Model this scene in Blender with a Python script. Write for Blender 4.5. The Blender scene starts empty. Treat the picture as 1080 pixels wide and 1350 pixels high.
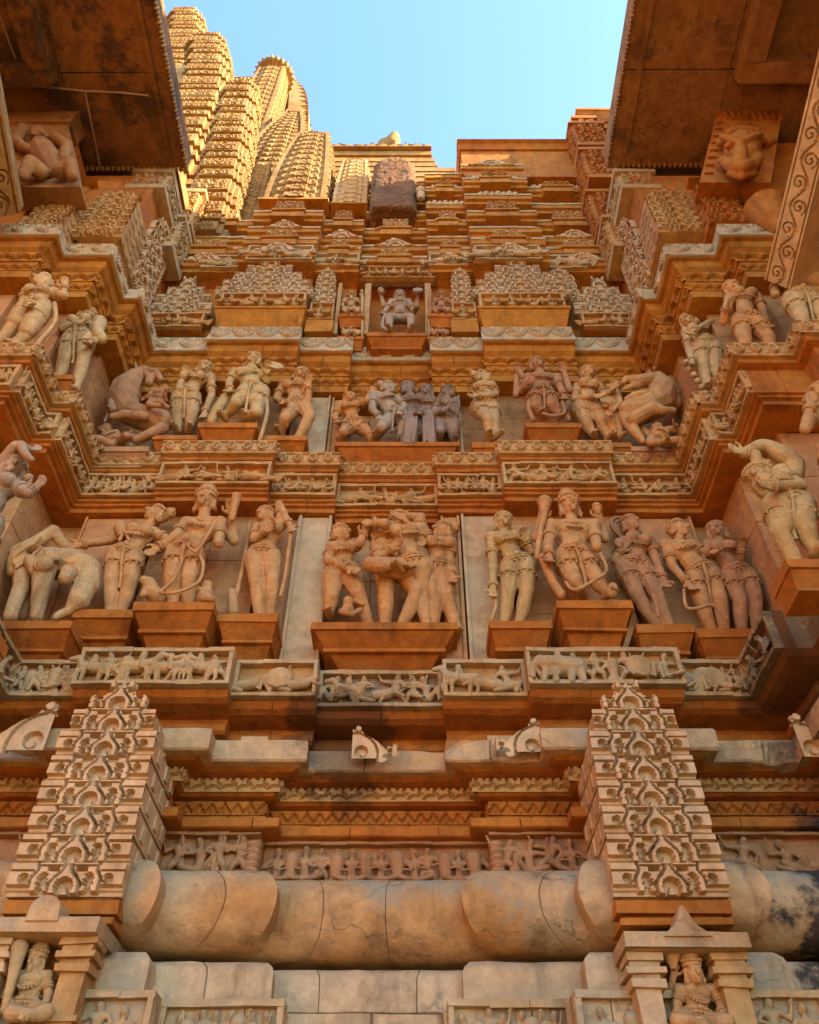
import bpy, math, random, re
import numpy as np
from mathutils import Vector, noise
R = math.radians
random.seed(7); rng = np.random.default_rng(7)
scene = bpy.context.scene
COL = scene.collection
# ------------------------------------------------------------------ measuring: the camera is the origin, pitched up 45.9 degrees
PITCH = R(45.9); F = 1080.0; CP, SP = math.cos(PITCH), math.sin(PITCH)
XC = -0.16            # the facade's axis of symmetry
GROUND = -1.6
def P(px, py, Y):
    r = (px - 540) / F; u = (675 - py) / F
    t = Y / (CP - u * SP)
    return np.array([r * t, Y, t * (SP + u * CP)])
def PZ(px, py, Z):
    r = (px - 540) / F; u = (675 - py) / F
    t = Z / (SP + u * CP)
    return np.array([r * t, t * (CP - u * SP), Z])
A = lambda *v: np.array(v, float)
def nrm(v):
    v = np.asarray(v, float); n = np.linalg.norm(v)
    return v / n if n > 1e-9 else v
# ------------------------------------------------------------------ materials
def N(nt, t, **k):
    n = nt.nodes.new(t)
    for a, b in k.items(): setattr(n, a, b)
    return n
ALB = .78
def stone(name, c1, c2, grey=(.30, .29, .27), g=.25, up=.25, black=0., streak=.2, bump=.35, gs=1.4, lo=.5, fine=45., rough=.9, crack=0., spots=0):
    c1, c2, grey = [tuple(ALB * v for v in q) for q in (c1, c2, (grey[0] * 1.04, grey[1] * .98, grey[2] * .76))]
    m = bpy.data.materials.new(name); m.use_nodes = True; nt = m.node_tree; L = nt.links.new
    b = nt.nodes['Principled BSDF']; b.inputs['Roughness'].default_value = rough; b.inputs['Specular IOR Level'].default_value = .25
    geo = N(nt, 'ShaderNodeNewGeometry'); pos = geo.outputs['Position']
    def noi(scale, det=6, rgh=.6, vec=pos):
        n = N(nt, 'ShaderNodeTexNoise'); n.inputs['Scale'].default_value = scale; n.inputs['Detail'].default_value = det
        n.inputs['Roughness'].default_value = rgh; L(vec, n.inputs['Vector']); return n.outputs['Fac']
    def ramp(fac, a, c):
        n = N(nt, 'ShaderNodeMapRange'); n.inputs[1].default_value = a; n.inputs[2].default_value = c; n.interpolation_type = 'SMOOTHSTEP'
        L(fac, n.inputs[0]); return n.outputs[0]
    def mul(a, f):
        n = N(nt, 'ShaderNodeMath', operation='MULTIPLY'); L(a, n.inputs[0])
        if isinstance(f, (int, float)): n.inputs[1].default_value = f
        else: L(f, n.inputs[1])
        return n.outputs[0]
    def add(a, c):
        n = N(nt, 'ShaderNodeMath', operation='ADD', use_clamp=True); L(a, n.inputs[0]); L(c, n.inputs[1]); return n.outputs[0]
    def mix(fac, a, c, t='MIX'):
        n = N(nt, 'ShaderNodeMix', data_type='RGBA', blend_type=t)
        if isinstance(fac, (int, float)): n.inputs[0].default_value = fac
        else: L(fac, n.inputs[0])
        for s, v in ((6, a), (7, c)):
            if isinstance(v, tuple): n.inputs[s].default_value = (*v, 1)
            else: L(v, n.inputs[s])
        return n.outputs[2]
    base = mix(ramp(noi(1.7, 5), .35, .65), c1, c2)
    lum = N(nt, 'ShaderNodeMapRange'); lum.inputs[1].default_value = .25; lum.inputs[2].default_value = .75; lum.inputs[3].default_value = .6; lum.inputs[4].default_value = 1.28
    L(noi(11, 8, .7), lum.inputs[0])
    hs = N(nt, 'ShaderNodeHueSaturation'); L(base, hs.inputs['Color']); L(lum.outputs[0], hs.inputs['Value'])
    col = hs.outputs['Color']
    # grey lichen: patches, and more of it on faces that look up to the rain
    sep = N(nt, 'ShaderNodeSeparateXYZ'); L(geo.outputs['Normal'], sep.inputs[0])
    patch = ramp(noi(gs, 10, .72), lo, lo + .11)
    upm = mul(ramp(sep.outputs['Z'], .05, .75), ramp(noi(5, 6, .7), .3, .55))
    col = mix(add(mul(patch, g), mul(upm, up)), col, grey)
    if streak or black:
        mp = N(nt, 'ShaderNodeMapping'); mp.inputs['Scale'].default_value = (5, 5, .7); L(pos, mp.inputs['Vector'])
        st = ramp(noi(1.3, 7, .65, mp.outputs[0]), .52, .72)
        col = mix(mul(st, streak), col, tuple(.32 * x for x in c2))
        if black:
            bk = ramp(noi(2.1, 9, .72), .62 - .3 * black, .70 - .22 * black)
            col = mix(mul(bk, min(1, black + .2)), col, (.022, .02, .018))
    if crack:
        wv = N(nt, 'ShaderNodeVectorMath', operation='ADD'); nz = N(nt, 'ShaderNodeTexNoise'); nz.inputs['Scale'].default_value = 6; nz.inputs['Detail'].default_value = 6
        L(pos, nz.inputs['Vector']); sc = N(nt, 'ShaderNodeVectorMath', operation='SCALE'); sc.inputs['Scale'].default_value = .35; L(nz.outputs['Color'], sc.inputs[0]); L(pos, wv.inputs[0]); L(sc.outputs[0], wv.inputs[1])
        mp2 = N(nt, 'ShaderNodeMapping'); mp2.inputs['Scale'].default_value = (.9, 1.2, 3.2); L(wv.outputs[0], mp2.inputs['Vector'])
        ve = N(nt, 'ShaderNodeTexVoronoi', feature='DISTANCE_TO_EDGE'); ve.inputs['Scale'].default_value = 1.; L(mp2.outputs[0], ve.inputs['Vector'])
        cl = N(nt, 'ShaderNodeMapRange'); cl.inputs[1].default_value = .004; cl.inputs[2].default_value = .016; cl.inputs[3].default_value = 1; cl.inputs[4].default_value = 0; L(ve.outputs['Distance'], cl.inputs[0])
        col = mix(mul(mul(cl.outputs[0], ramp(noi(1.3, 3), .45, .6)), crack), col, (.035, .02, .012))
    if spots:           # black algae on right roll, staining in inner corner, darker patch under centre frieze
        for c_, r_, a_ in (((1.95, 3.45, 2.36), .42, .6), ((2.35, 3.3, 1.2), .98, .93), ((-.35, 3.9, 2.2), .42, .6)):
            vd = N(nt, 'ShaderNodeVectorMath', operation='DISTANCE'); L(pos, vd.inputs[0]); vd.inputs[1].default_value = c_
            q = N(nt, 'ShaderNodeMath', operation='MULTIPLY_ADD'); L(noi(4.5, 9, .72), q.inputs[0]); q.inputs[1].default_value = -1.5 * r_; q.inputs[2].default_value = 1.62 * r_
            df = N(nt, 'ShaderNodeMath', operation='SUBTRACT'); L(q.outputs[0], df.inputs[0]); L(vd.outputs['Value'], df.inputs[1])
            col = mix(mul(ramp(df.outputs[0], -.10 * r_, .12 * r_), a_), col, (.028, .024, .02))
    L(col, b.inputs['Base Color'])
    bp = N(nt, 'ShaderNodeBump'); bp.inputs['Strength'].default_value = bump; bp.inputs['Distance'].default_value = .012
    vo = N(nt, 'ShaderNodeTexVoronoi'); vo.inputs['Scale'].default_value = fine * .55; L(pos, vo.inputs['Vector'])
    hgt = add(mul(noi(fine, 8, .75), .7), mul(ramp(vo.outputs['Distance'], .0, .35), .22))
    hgt2 = N(nt, 'ShaderNodeMath', operation='ADD'); L(hgt, hgt2.inputs[0]); L(noi(8, 6, .6), hgt2.inputs[1])
    L(hgt2.outputs[0], bp.inputs['Height']); L(bp.outputs[0], b.inputs['Normal'])
    return m
M = {}
M['wall'] = stone('pink sandstone wall', (.80, .335, .105), (.84, .40, .135), g=.35, grey=(.64, .46, .25), streak=.5, lo=.5, bump=.8, crack=.35, spots=1)
M['pale']   = stone('pale lichened sandstone', (.82, .53, .24), (.76, .42, .17), g=.45, grey=(.78, .60, .38), streak=.3, lo=.45, gs=2.2)
M['orange'] = stone('orange sandstone moulding', (.72, .235, .026), (.61, .175, .02), g=.25, up=.4, grey=(.50, .29, .10), streak=.6, bump=.9, gs=3.2, spots=1)
M['ochre'] = stone('ochre sandstone moulding', (.73, .285, .028), (.63, .22, .024), g=.25, up=.35, grey=(.52, .33, .11), streak=.6, bump=.9, gs=3.2)
M['ledge'] = stone('greyed ledge stone', (.84, .53, .23), (.76, .41, .15), g=.55, up=.45, grey=(.50, .44, .34), streak=.5, gs=2.6, lo=.48, black=.1, bump=.9, crack=.4, spots=1)
M['torus'] = stone('weathered roll moulding', (.86, .52, .22), (.76, .36, .10), g=.65, up=.4, grey=(.48, .40, .29), streak=.75, gs=1.9, lo=.5, black=.16, bump=.9, crack=.45, spots=1)
M['slab'] = stone('grey slab moulding', (.88, .60, .29), (.80, .47, .19), g=.65, up=.25, grey=(.52, .44, .32), streak=.6, gs=1.7, lo=.47, black=.14, bump=.9, crack=.45, spots=1)
M['black']  = stone('black gap shade stone', (.36, .22, .12), (.30, .17, .09), g=.7, grey=(.34, .34, .34), black=.75, gs=3.)  # shade of the gap under the roll, given as a near-black colour
M['frieze'] = stone('greyed frieze stone', (.80, .54, .24), (.72, .42, .15), g=.5, up=.35, grey=(.54, .47, .34), streak=.45, gs=3.2, lo=.48, black=.08, bump=.7, spots=1)
M['friezeo'] = stone('tan frieze stone', (.80, .45, .15), (.72, .35, .10), g=.25, up=.3, grey=(.58, .43, .24), streak=.45, gs=3., bump=.7, spots=1)
M['lattice'] = stone('pale pink carved lattice stone', (.88, .555, .25), (.82, .46, .18), g=.3, up=.15, grey=(.54, .46, .36), streak=.25, gs=2.4, lo=.53)
M['fan'] = stone('grey pink carved stone', (.84, .58, .29), (.76, .46, .19), g=.4, up=.2, grey=(.50, .44, .35), streak=.35, gs=3.5, lo=.5)
M['lotus'] = stone('grey lotus eave stone', (.84, .56, .27), (.76, .45, .18), g=.6, up=.2, grey=(.58, .49, .34), streak=.35, gs=1.9, lo=.46)
M['tower'] = stone('golden sandstone tower', (.47, .255, .062), (.39, .19, .045), g=.4, grey=(.48, .33, .16), streak=.5, bump=.6, gs=2.)
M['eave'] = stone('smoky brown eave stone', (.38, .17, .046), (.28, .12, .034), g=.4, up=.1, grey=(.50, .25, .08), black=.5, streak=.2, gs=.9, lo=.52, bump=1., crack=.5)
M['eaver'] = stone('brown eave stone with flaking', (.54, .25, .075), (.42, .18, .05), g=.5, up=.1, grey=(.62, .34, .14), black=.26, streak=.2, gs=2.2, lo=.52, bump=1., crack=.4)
M['darkslab'] = stone('dark stained slab', (.36, .155, .045), (.24, .10, .03), g=.35, grey=(.17, .13, .09), black=.35, gs=3., bump=1.)
M['mortar'] = stone('pale mortar', (.55, .38, .25), (.5, .33, .2), g=.1)
M['pink'] = stone('pink tan statue stone', (.90, .455, .15), (.83, .365, .105), g=.3, up=.15, grey=(.70, .50, .26), streak=.55, bump=1., gs=3.2)
M['tan'] = stone('pale tan statue stone', (.87, .535, .20), (.81, .445, .15), g=.35, up=.2, grey=(.68, .54, .33), streak=.6, bump=1., gs=3.2)
M['yellow'] = stone('yellow statue stone', (.86, .54, .20), (.80, .45, .145), g=.45, up=.2, grey=(.76, .58, .24), streak=.5, bump=1., gs=2.6)
M['red'] = stone('red statue stone', (.74, .36, .135), (.67, .29, .10), g=.3, up=.15, grey=(.54, .39, .23), streak=.55, bump=1., gs=3.2)
M['greyst'] = stone('grey weathered statue stone', (.68, .44, .22), (.60, .34, .16), g=.6, up=.3, grey=(.50, .42, .31), streak=.5, bump=.9, lo=.47, black=.1, gs=3.)
M['dark'] = stone('dark stained statue stone', (.50, .31, .18), (.44, .25, .13), g=.6, up=.3, grey=(.34, .30, .24), streak=.6, black=.2, bump=.9, gs=3.)
M['ground'] = stone('sandy paving', (.34, .20, .085), (.30, .17, .07), g=.2, up=0, streak=0, bump=.3, gs=.4)
# ------------------------------------------------------------------ objects
ORIG = {}
def thing(name, label, cat, loc=(0, 0, 0), group=None):
    o = bpy.data.objects.new(name, None); COL.objects.link(o); o.empty_display_size = .1
    o.location = Vector(tuple(float(x) for x in loc)); o['label'] = label; o['category'] = cat
    if group: o['group'] = group
    ORIG[o] = np.array(loc, float); return o
def mesh_of(V, Fc, name, mat, smooth=None):
    me = bpy.data.meshes.new(name); me.from_pydata(V, [], Fc); me.materials.append(M[mat] if isinstance(mat, str) else mat)
    if smooth is not None:
        me.polygons.foreach_set('use_smooth', np.ones(len(me.polygons), bool)); me.set_sharp_from_angle(angle=R(smooth))
    me.update(); return me
def part(name, mb, mat, parent, smooth=None):
    V, Fc = mb.out() if isinstance(mb, MB) else mb
    o0 = ORIG.get(parent, np.zeros(3)); V = np.asarray(V, float) - o0
    me = mesh_of(V.tolist(), Fc, name, mat, smooth)
    o = bpy.data.objects.new(name, me); COL.objects.link(o); o.parent = parent; ORIG[o] = o0
    return o
def single(name, label, cat, mb, mat, group=None, smooth=None, loc=None):
    V, Fc = mb.out(); V = np.asarray(V)
    loc = A(V[:, 0].mean(), V[:, 1].mean(), V[:, 2].min()) if loc is None else np.array(loc)
    me = mesh_of((V - loc).tolist(), Fc, name, mat, smooth)
    o = bpy.data.objects.new(name, me); COL.objects.link(o); o.location = Vector(loc.tolist())
    o['label'] = label; o['category'] = cat; ORIG[o] = loc
    if group: o['group'] = group
    return o
def sph_t(nu=10, nv=7):
    V = []; Fc = []
    for j in range(nv + 1):
        th = math.pi * j / nv
        for i in range(nu): V.append((math.sin(th) * math.cos(2 * math.pi * i / nu), math.sin(th) * math.sin(2 * math.pi * i / nu), math.cos(th)))
    for j in range(nv):
        for i in range(nu):
            a = j * nu + i; b_ = j * nu + (i + 1) % nu
            Fc.append((a, a + nu, b_ + nu, b_))
    return np.array(V), np.array(Fc)
SV, SF = sph_t()
class MB:
    def __init__(s): s.V = []; s.F = []; s.n = 0
    def add(s, V, Fc):
        V = np.asarray(V, float); s.V.append(V); k = s.n
        s.F += [tuple(int(i) + k for i in f) for f in Fc]; s.n += len(V)
    def out(s): return (np.concatenate(s.V) if s.V else np.zeros((0, 3))), s.F
    def box(s, x0, x1, y0, y1, z0, z1, j=.004):
        V = np.array([(x, y, z) for z in (z0, z1) for y in (y0, y1) for x in (x0, x1)], float) + rng.uniform(-j, j, (8, 3))
        s.add(V, [(0, 2, 3, 1), (4, 5, 7, 6), (0, 1, 5, 4), (2, 6, 7, 3), (0, 4, 6, 2), (1, 3, 7, 5)])
    def frus(s, r0, z0, r1, z1):          # r = (x0,x1,y0,y1)
        V = [(x, y, z0) for y in r0[2:] for x in r0[:2]] + [(x, y, z1) for y in r1[2:] for x in r1[:2]]
        s.add(V, [(0, 2, 3, 1), (4, 5, 7, 6), (0, 1, 5, 4), (2, 6, 7, 3), (0, 4, 6, 2), (1, 3, 7, 5)])
    def ell(s, c, ax, r):
        s.add(np.asarray(c) + (SV * np.asarray(r)) @ np.asarray(ax), SF)
    def sph(s, c, r): s.add(np.asarray(c) + SV * r, SF)
    def tube(s, pts, rs, n=10, closed=False, caps=True, flat=None):
        pts = [np.asarray(p, float) for p in pts]; k = len(pts)
        if not hasattr(rs, '__len__'): rs = [rs] * k
        ring = []; pu = None
        for i in range(k):
            if closed: d = nrm(pts[(i + 1) % k] - pts[i - 1])
            else: d = nrm(pts[min(i + 1, k - 1)] - pts[max(i - 1, 0)])
            if pu is None:
                pu = A(0, 0, 1) if abs(d[2]) < .9 else A(0, 1, 0)
            u = nrm(pu - d * (pu @ d)); v = np.cross(d, u); pu = u
            a = np.arange(n) * 2 * math.pi / n
            ring.append(pts[i] + rs[i] * (np.cos(a)[:, None] * u + np.sin(a)[:, None] * v))
        V = np.concatenate(ring); Fc = []
        m = k if closed else k - 1
        for i in range(m):
            for q in range(n):
                a_, b_ = i * n + q, i * n + (q + 1) % n; c_, d_ = ((i + 1) % k) * n + q, ((i + 1) % k) * n + (q + 1) % n
                Fc.append((a_, b_, d_, c_))
        if not closed and caps: Fc.append(tuple(range(n - 1, -1, -1))); Fc.append(tuple(range((k - 1) * n, k * n)))
        s.add(V, Fc)
    def cap(s, a, b, ra, rb): s.tube([a, b], [ra, rb]); s.sph(a, ra); s.sph(b, rb)
    def chain(s, pts, rs):
        for i in range(len(pts) - 1): s.cap(pts[i], pts[i + 1], rs[i], rs[i + 1])
    def lathe(s, c, prof, n=20, up=(0, 0, 1), lat=(1, 0, 0)):
        up = nrm(up); lat = nrm(np.asarray(lat) - up * (np.asarray(lat) @ up)); fw = np.cross(up, lat); V = []; Fc = []
        a = np.arange(n) * 2 * math.pi / n
        for r, z in prof: V.append(np.asarray(c) + up * z + r * (np.cos(a)[:, None] * lat + np.sin(a)[:, None] * fw))
        for i in range(len(prof) - 1):
            for q in range(n): Fc.append((i * n + q, i * n + (q + 1) % n, (i + 1) * n + (q + 1) % n, (i + 1) * n + q))
        Fc.append(tuple(range(n - 1, -1, -1))); Fc.append(tuple(range((len(prof) - 1) * n, len(prof) * n)))
        s.add(np.concatenate(V), Fc)
    def prism(s, pts2, o, ux, uy, d):      # outline pts2 in (ux, uy) from o, extruded by vector d
        o, ux, uy, d = map(lambda q: np.asarray(q, float), (o, ux, uy, d))
        f = np.array([o + a * ux + b * uy for a, b in pts2]); n = len(f)
        s.add(np.concatenate([f, f + d]), [tuple(range(n)), tuple(range(2 * n - 1, n - 1, -1))] + [(i, i + n, (i + 1) % n + n, (i + 1) % n) for i in range(n)])
def remesh(mb, voxel, sm=2):
    V, Fc = mb.out(); me = bpy.data.meshes.new('t'); me.from_pydata(V.tolist(), [], Fc)
    o = bpy.data.objects.new('t', me); COL.objects.link(o)
    r = o.modifiers.new('r', 'REMESH'); r.mode = 'VOXEL'; r.voxel_size = voxel
    if sm: q = o.modifiers.new('s', 'SMOOTH'); q.factor = .5; q.iterations = sm
    dg = bpy.context.evaluated_depsgraph_get(); ev = o.evaluated_get(dg); em = ev.to_mesh()
    n = len(em.vertices); co = np.empty(n * 3); em.vertices.foreach_get('co', co)
    ls = np.empty(len(em.loops), np.int32); em.loops.foreach_get('vertex_index', ls)
    lt = np.empty(len(em.polygons), np.int32); em.polygons.foreach_get('loop_total', lt)
    ev.to_mesh_clear(); bpy.data.objects.remove(o); bpy.data.meshes.remove(me)
    co = co.reshape(-1, 3)
    fs = ls.reshape(-1, 4).tolist() if (lt == 4).all() else [x.tolist() for x in np.split(ls, np.cumsum(lt)[:-1])]
    return co, fs
# ------------------------------------------------------------------ the stepped plan that every course follows
def plan(b=3.86, e=0., wing=0., lim=7., half=False, wu=0., lat=.12, du=0.):
    h = [(.365 + du, b + .21), (.365 + du, b + .11), (.815 + du, b + .11), (.815 + du, b), (1.575 - du, b), (1.575 - du, b + .11)]
    if half: h = h + [(half, b + .11)]
    else: h = h + [(2.22 + wu, b + .11), (2.22 + wu, 3.5 + wing), (2.36 + wu, 3.5 + wing), (2.36 + wu, 3.12 + wing), (2.74 + wu, 3.12 + wing), (2.74 + wu, 2.95 + wing), (lim, 2.95 + wing)]
    pts = [(-u, y) for u, y in h[::-1]] + h
    pts = np.array([(XC + u, y) for u, y in pts])
    d = np.diff(pts, axis=0); d /= np.linalg.norm(d, axis=1)[:, None]; nn = np.stack([d[:, 1], -d[:, 0]], 1)
    out = pts.copy(); out[0] += e * nn[0]; out[-1] += e * nn[-1]; out[1:-1] += e * (nn[:-1] + nn[1:]) * np.where(np.abs(pts[1:-1, 0] - XC) < 1.9, lat, 1.)[:, None] ** A(1, 0)
    return out
def sweep(mb, prof, b=3.86, wing=0., lim=7., half=False, step=.07, jit=.004, rag=.0, only=None, wu=0., lat=.12, du=0., joint=.012):
    polys = [plan(b, e, wing, lim, half, wu, lat, du) for e, z in prof]; K = len(polys[0]); ref = polys[0]
    rows = []; dent = []; jr = random.Random(hash((prof[0][1], prof[-1][1])) & 0xffff)
    for i in range(K - 1):
        L_ = np.linalg.norm(ref[i + 1] - ref[i]); n = max(1, int(L_ / step))
        if abs(ref[i][0] - XC) > 3.2 or abs(ref[i + 1][0] - XC) > 3.2: n = 8
        st = [(k / n, 0.) for k in range(n + (i == K - 2))]
        if joint and .3 < L_ < 3:
            x = jr.uniform(.15, .5)
            while x < L_ - .12: st += [((x - .0035) / L_, 0.), (x / L_, joint), ((x + .0035) / L_, 0.)]; x += jr.uniform(.32, .75)
        for t, dn in sorted(st):
            col = []
            for pl, (e, z) in zip(polys, prof):
                p = pl[i] * (1 - t) + pl[i + 1] * t; col.append((p[0], p[1] + dn, z))
            if only is None or (only[0] <= col[0][0] - XC <= only[1]): rows.append(col)
    V = np.array(rows); m = len(prof); nr = len(rows)
    if jit:
        for i in range(nr):
            for k in range(m):
                v = Vector(V[i, k]); q = noise.noise_vector(v * 7) * jit + noise.noise_vector(v * 23) * (jit * .6)
                if rag:
                    c = noise.noise(v * 3.1 + Vector((9, 3, k * .7))) 
                    if c > .38: q += Vector((0, (c - .38) * rag, (-.4 if k < m / 2 else .4) * 0 - (c - .38) * rag * .3))
                V[i, k] += np.array(q)
    Fc = [(i * m + k, (i + 1) * m + k, (i + 1) * m + k + 1, i * m + k + 1) for i in range(nr - 1) for k in range(m - 1)]
    mb.add(V.reshape(-1, 3), Fc)
def segs(b=3.86, e=0., wing=0., lim=3.4, wu=0., lat=.12, du=0.):
    p = plan(b, e, wing, lim, False, wu, lat, du); out = []
    for a, c in zip(p[:-1], p[1:]): out.append((a, c))
    return out
# ------------------------------------------------------------------ carved panels: a height field with real depth
def field(mb, o, ux, uy, n, W, H, fn, depth, res=.006, back=.05, mask=None, bend=None):
    """o = lower left corner, ux/uy unit vectors, n = outward unit normal; fn(x, y) in metres -> 0..1"""
    nx = max(2, int(W / res)); ny = max(2, int(H / res))
    xs = np.linspace(0, W, nx); ys = np.linspace(0, H, ny); X, Yy = np.meshgrid(xs, ys)
    h = fn(X, Yy) * depth
    h = np.pad(h, 1, constant_values=-back); X = np.pad(X, 1, mode='edge'); Yy = np.pad(Yy, 1, mode='edge')
    o, ux, uy, n = map(lambda q: np.asarray(q, float), (o, ux, uy, n))
    V = o + X[..., None] * ux + Yy[..., None] * uy + h[..., None] * n
    if bend is not None: V = V + bend(X, Yy)
    ny2, nx2 = X.shape; idx = np.arange(nx2 * ny2).reshape(ny2, nx2)
    q = np.stack([idx[:-1, :-1], idx[:-1, 1:], idx[1:, 1:], idx[1:, :-1]], -1).reshape(-1, 4)
    if mask is not None:
        k = mask(X, Yy); kk = (k[:-1, :-1] & k[:-1, 1:] & k[1:, 1:] & k[1:, :-1]).reshape(-1); q = q[kk]
    mb.add(V.reshape(-1, 3), q.tolist())
def gav(X, Yy, wide=False):
    """horseshoe lattice; X centred, both in row heights"""
    f = Yy % 1.0
    if wide: X = (X + 1.3) % 2.6 - 1.3
    ax = np.abs(X); h = np.ones_like(X)
    leg = np.where(f < .26, ax < 1.1, True)
    h = np.where(~leg, np.where(f > .13, .30, .0), h)
    h = np.where((f < .05), .0, h)
    h = np.where((f > .70) & (f < .86) & (ax > .30) & (ax < .66), .0, h)
    h = np.where((np.abs(f - .90) < .028) & (ax > .2) & (ax < .92), .1, h)
    sv = 1.08 + .10 * np.sin(2.4 * np.pi * (f - .2)); h = np.where((np.abs(ax - sv) < .045) & (f > .26), .1, h)
    h = np.where((np.abs(f - .74) < .03) & (ax > 1.12), .15, h)
    h = np.where((np.abs(f - .30) < .03) & (ax > .5) & (ax < .95), .15, h)
    for cx, cy, r in ((.76, .50, .17), (1.40, .47, .17), (.78, .13, .13)):
        d = np.hypot(ax - cx, f - cy); h = np.where(d < r, .0, h)
        h = np.where((np.abs(ax - cx + r * .9) < .05) & (np.abs(f - cy - r * .2) < .06), .9, h)
    t = np.clip((f - .24) / .70, 0, 1)
    o = np.where(f > .24, .11 + .40 * (.5 + .5 * np.cos(np.pi * np.clip(t * 1.06, 0, 1))), np.sqrt(np.clip(.52 ** 2 - (f - .24) ** 2, 0, 1)))
    body = ax < o; h = np.where(body, 1.12, h); h = np.where((np.abs(ax - o) < .05) & (f > .06), .05, h)
    h = np.where(np.hypot(X, f - .20) < .31, .0, h)
    h = np.where((ax < .15 - (f - .02) * .55) & (f < .28), .6, h)
    return h
def scrolls(p):
    def fn(X, Yy, H=None):
        x = (X / p) % 1.0; y = Yy / p
        h = np.ones_like(X); d = np.hypot(x - .5, y - .62)
        h = np.where(np.abs(d - .30) < .075, .15, h); h = np.where((x > .5) & (y < .62) & (np.abs(d - .3) < .1), 1., h)
        h = np.where(y < .16 + .22 * np.abs(np.sin(np.pi * (x - .5))), 0., h); return h
    return fn
def teeth(p, H):
    def fn(X, Yy):
        x = np.abs(((X / p) % 1.0) - .5) * 2; y = Yy / H
        h = np.where(y > .9 - .75 * x, 1., .1); return np.where((np.hypot((x - 0) * .8, y - .30) < .2), .5, h)
    return fn
def petals(p, H):
    def fn(X, Yy):
        x = (X / p) % 1.0 - .5; y = 1 - Yy / H
        d = np.hypot(x * 1.0, y * .62); ang = np.arctan2(x, y * .62 + .02)
        h = np.where(d < .5, .75, .1); h = np.where((d > .13) & (d < .36) & (np.sin(ang * 13) > .1), .25, h)
        h = np.where(np.abs(d - .42) < .03, .35, h); h = np.where(d < .12, .95, h); return np.where(y < .05, 1., h)
    return fn
def dentil(p):
    def fn(X, Yy):
        x = (X / p) % 1.0; h = np.where(x < .62, 1., .1); return np.where(np.abs(x - .31) < .06, .5, h)
    return fn
def vine(W):
    def fn(X, Yy):
        u = Yy / W; v = X / W - .5; h = np.full_like(X, 1.0)
        h = np.where(np.abs(v) > .42, 1, h); h = np.where((np.abs(v) > .37) & (np.abs(v) < .42), .1, h)
        inn = np.abs(v) < .37; c = .20 * np.sin(2 * np.pi * u / 1.5)
        h = np.where(inn & (np.abs(v - c) < .035), .15, h)
        for k in (0, 1):
            uu = (u + .75 * k) % 1.5 - .375; cx = -.10 if k == 0 else .10
            d = np.hypot(uu, v - (cx if k == 0 else cx)); a = np.arctan2(v - cx, uu)
            h = np.where(inn & (np.sin(d * 38 - a * 1.0) > .62) & (d < .26), .15, h)
        return h
    return fn

def fsegs(e, b=3.86, wing=0., wu=0., lat=.12, du=0.):      # the seven front faces and the two inner side faces
    p = plan(b, e, wing, 3.4, False, wu, lat, du); return [(p[i], p[i + 1]) for i in (6, 8, 10, 12, 14, 16, 18)], [(p[i], p[i + 1]) for i in (5, 19)]
# ------------------------------------------------------------------ carved human figures: one continuous body from a posed skeleton
def joints(spec, Y):
    J = {}
    for k, x, y, d in re.findall(r'([A-Z]+)(-?[\d.]+),(-?[\d.]+)(?:,(-?[\d.]+))?', spec):
        dd = float(d) if d else {'RH': -.05, 'LH': -.05, 'RK': -.03, 'LK': -.03, 'XE': .05, 'YE': .05}.get(k, 0.)
        J[k] = P(float(x), float(y), Y + dd)
    return J
def axes(J):
    N_ = (J['RS'] + J['LS']) / 2; up = nrm(N_ - J['P']); lat = J['LS'] - J['RS']; lat = nrm(lat - up * (lat @ up))
    return N_, up, lat, np.cross(lat, up)
def head_axes(J, yaw, tilt):
    N_, up, lat, fw = axes(J); hu = nrm(J['H'] - N_ + A(0, 0, .12))
    f = A(math.sin(yaw), -math.cos(yaw), -.1 + tilt); f = nrm(f - hu * (f @ hu)); return hu, np.cross(hu, f) * -1, f
def hand(mb, h, d, palm, S, thumb=1, curl=.5):
    d = nrm(d); palm = nrm(palm - d * (palm @ d)); w = np.cross(d, palm)
    mb.ell(h + d * .02 * S, (d, w, palm), (.036 * S, .027 * S, .014 * S))
    for i, ln in enumerate((.036, .042, .039, .030)):
        b = h + d * .045 * S + w * (i - 1.5) * .0155 * S
        m = b + nrm(d + palm * curl * .5) * ln * .6 * S; e = m + nrm(d + palm * curl * 1.6) * ln * .6 * S
        mb.chain([b, m, e], [.0095 * S, .009 * S, .007 * S])
    b = h + d * .005 * S - w * thumb * .026 * S
    m = b + nrm(d * .7 - w * thumb * .8 + palm * .3) * .03 * S; mb.chain([b, m, m + nrm(d + palm * .4) * .022 * S], [.011 * S, .010 * S, .008 * S])
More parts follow.
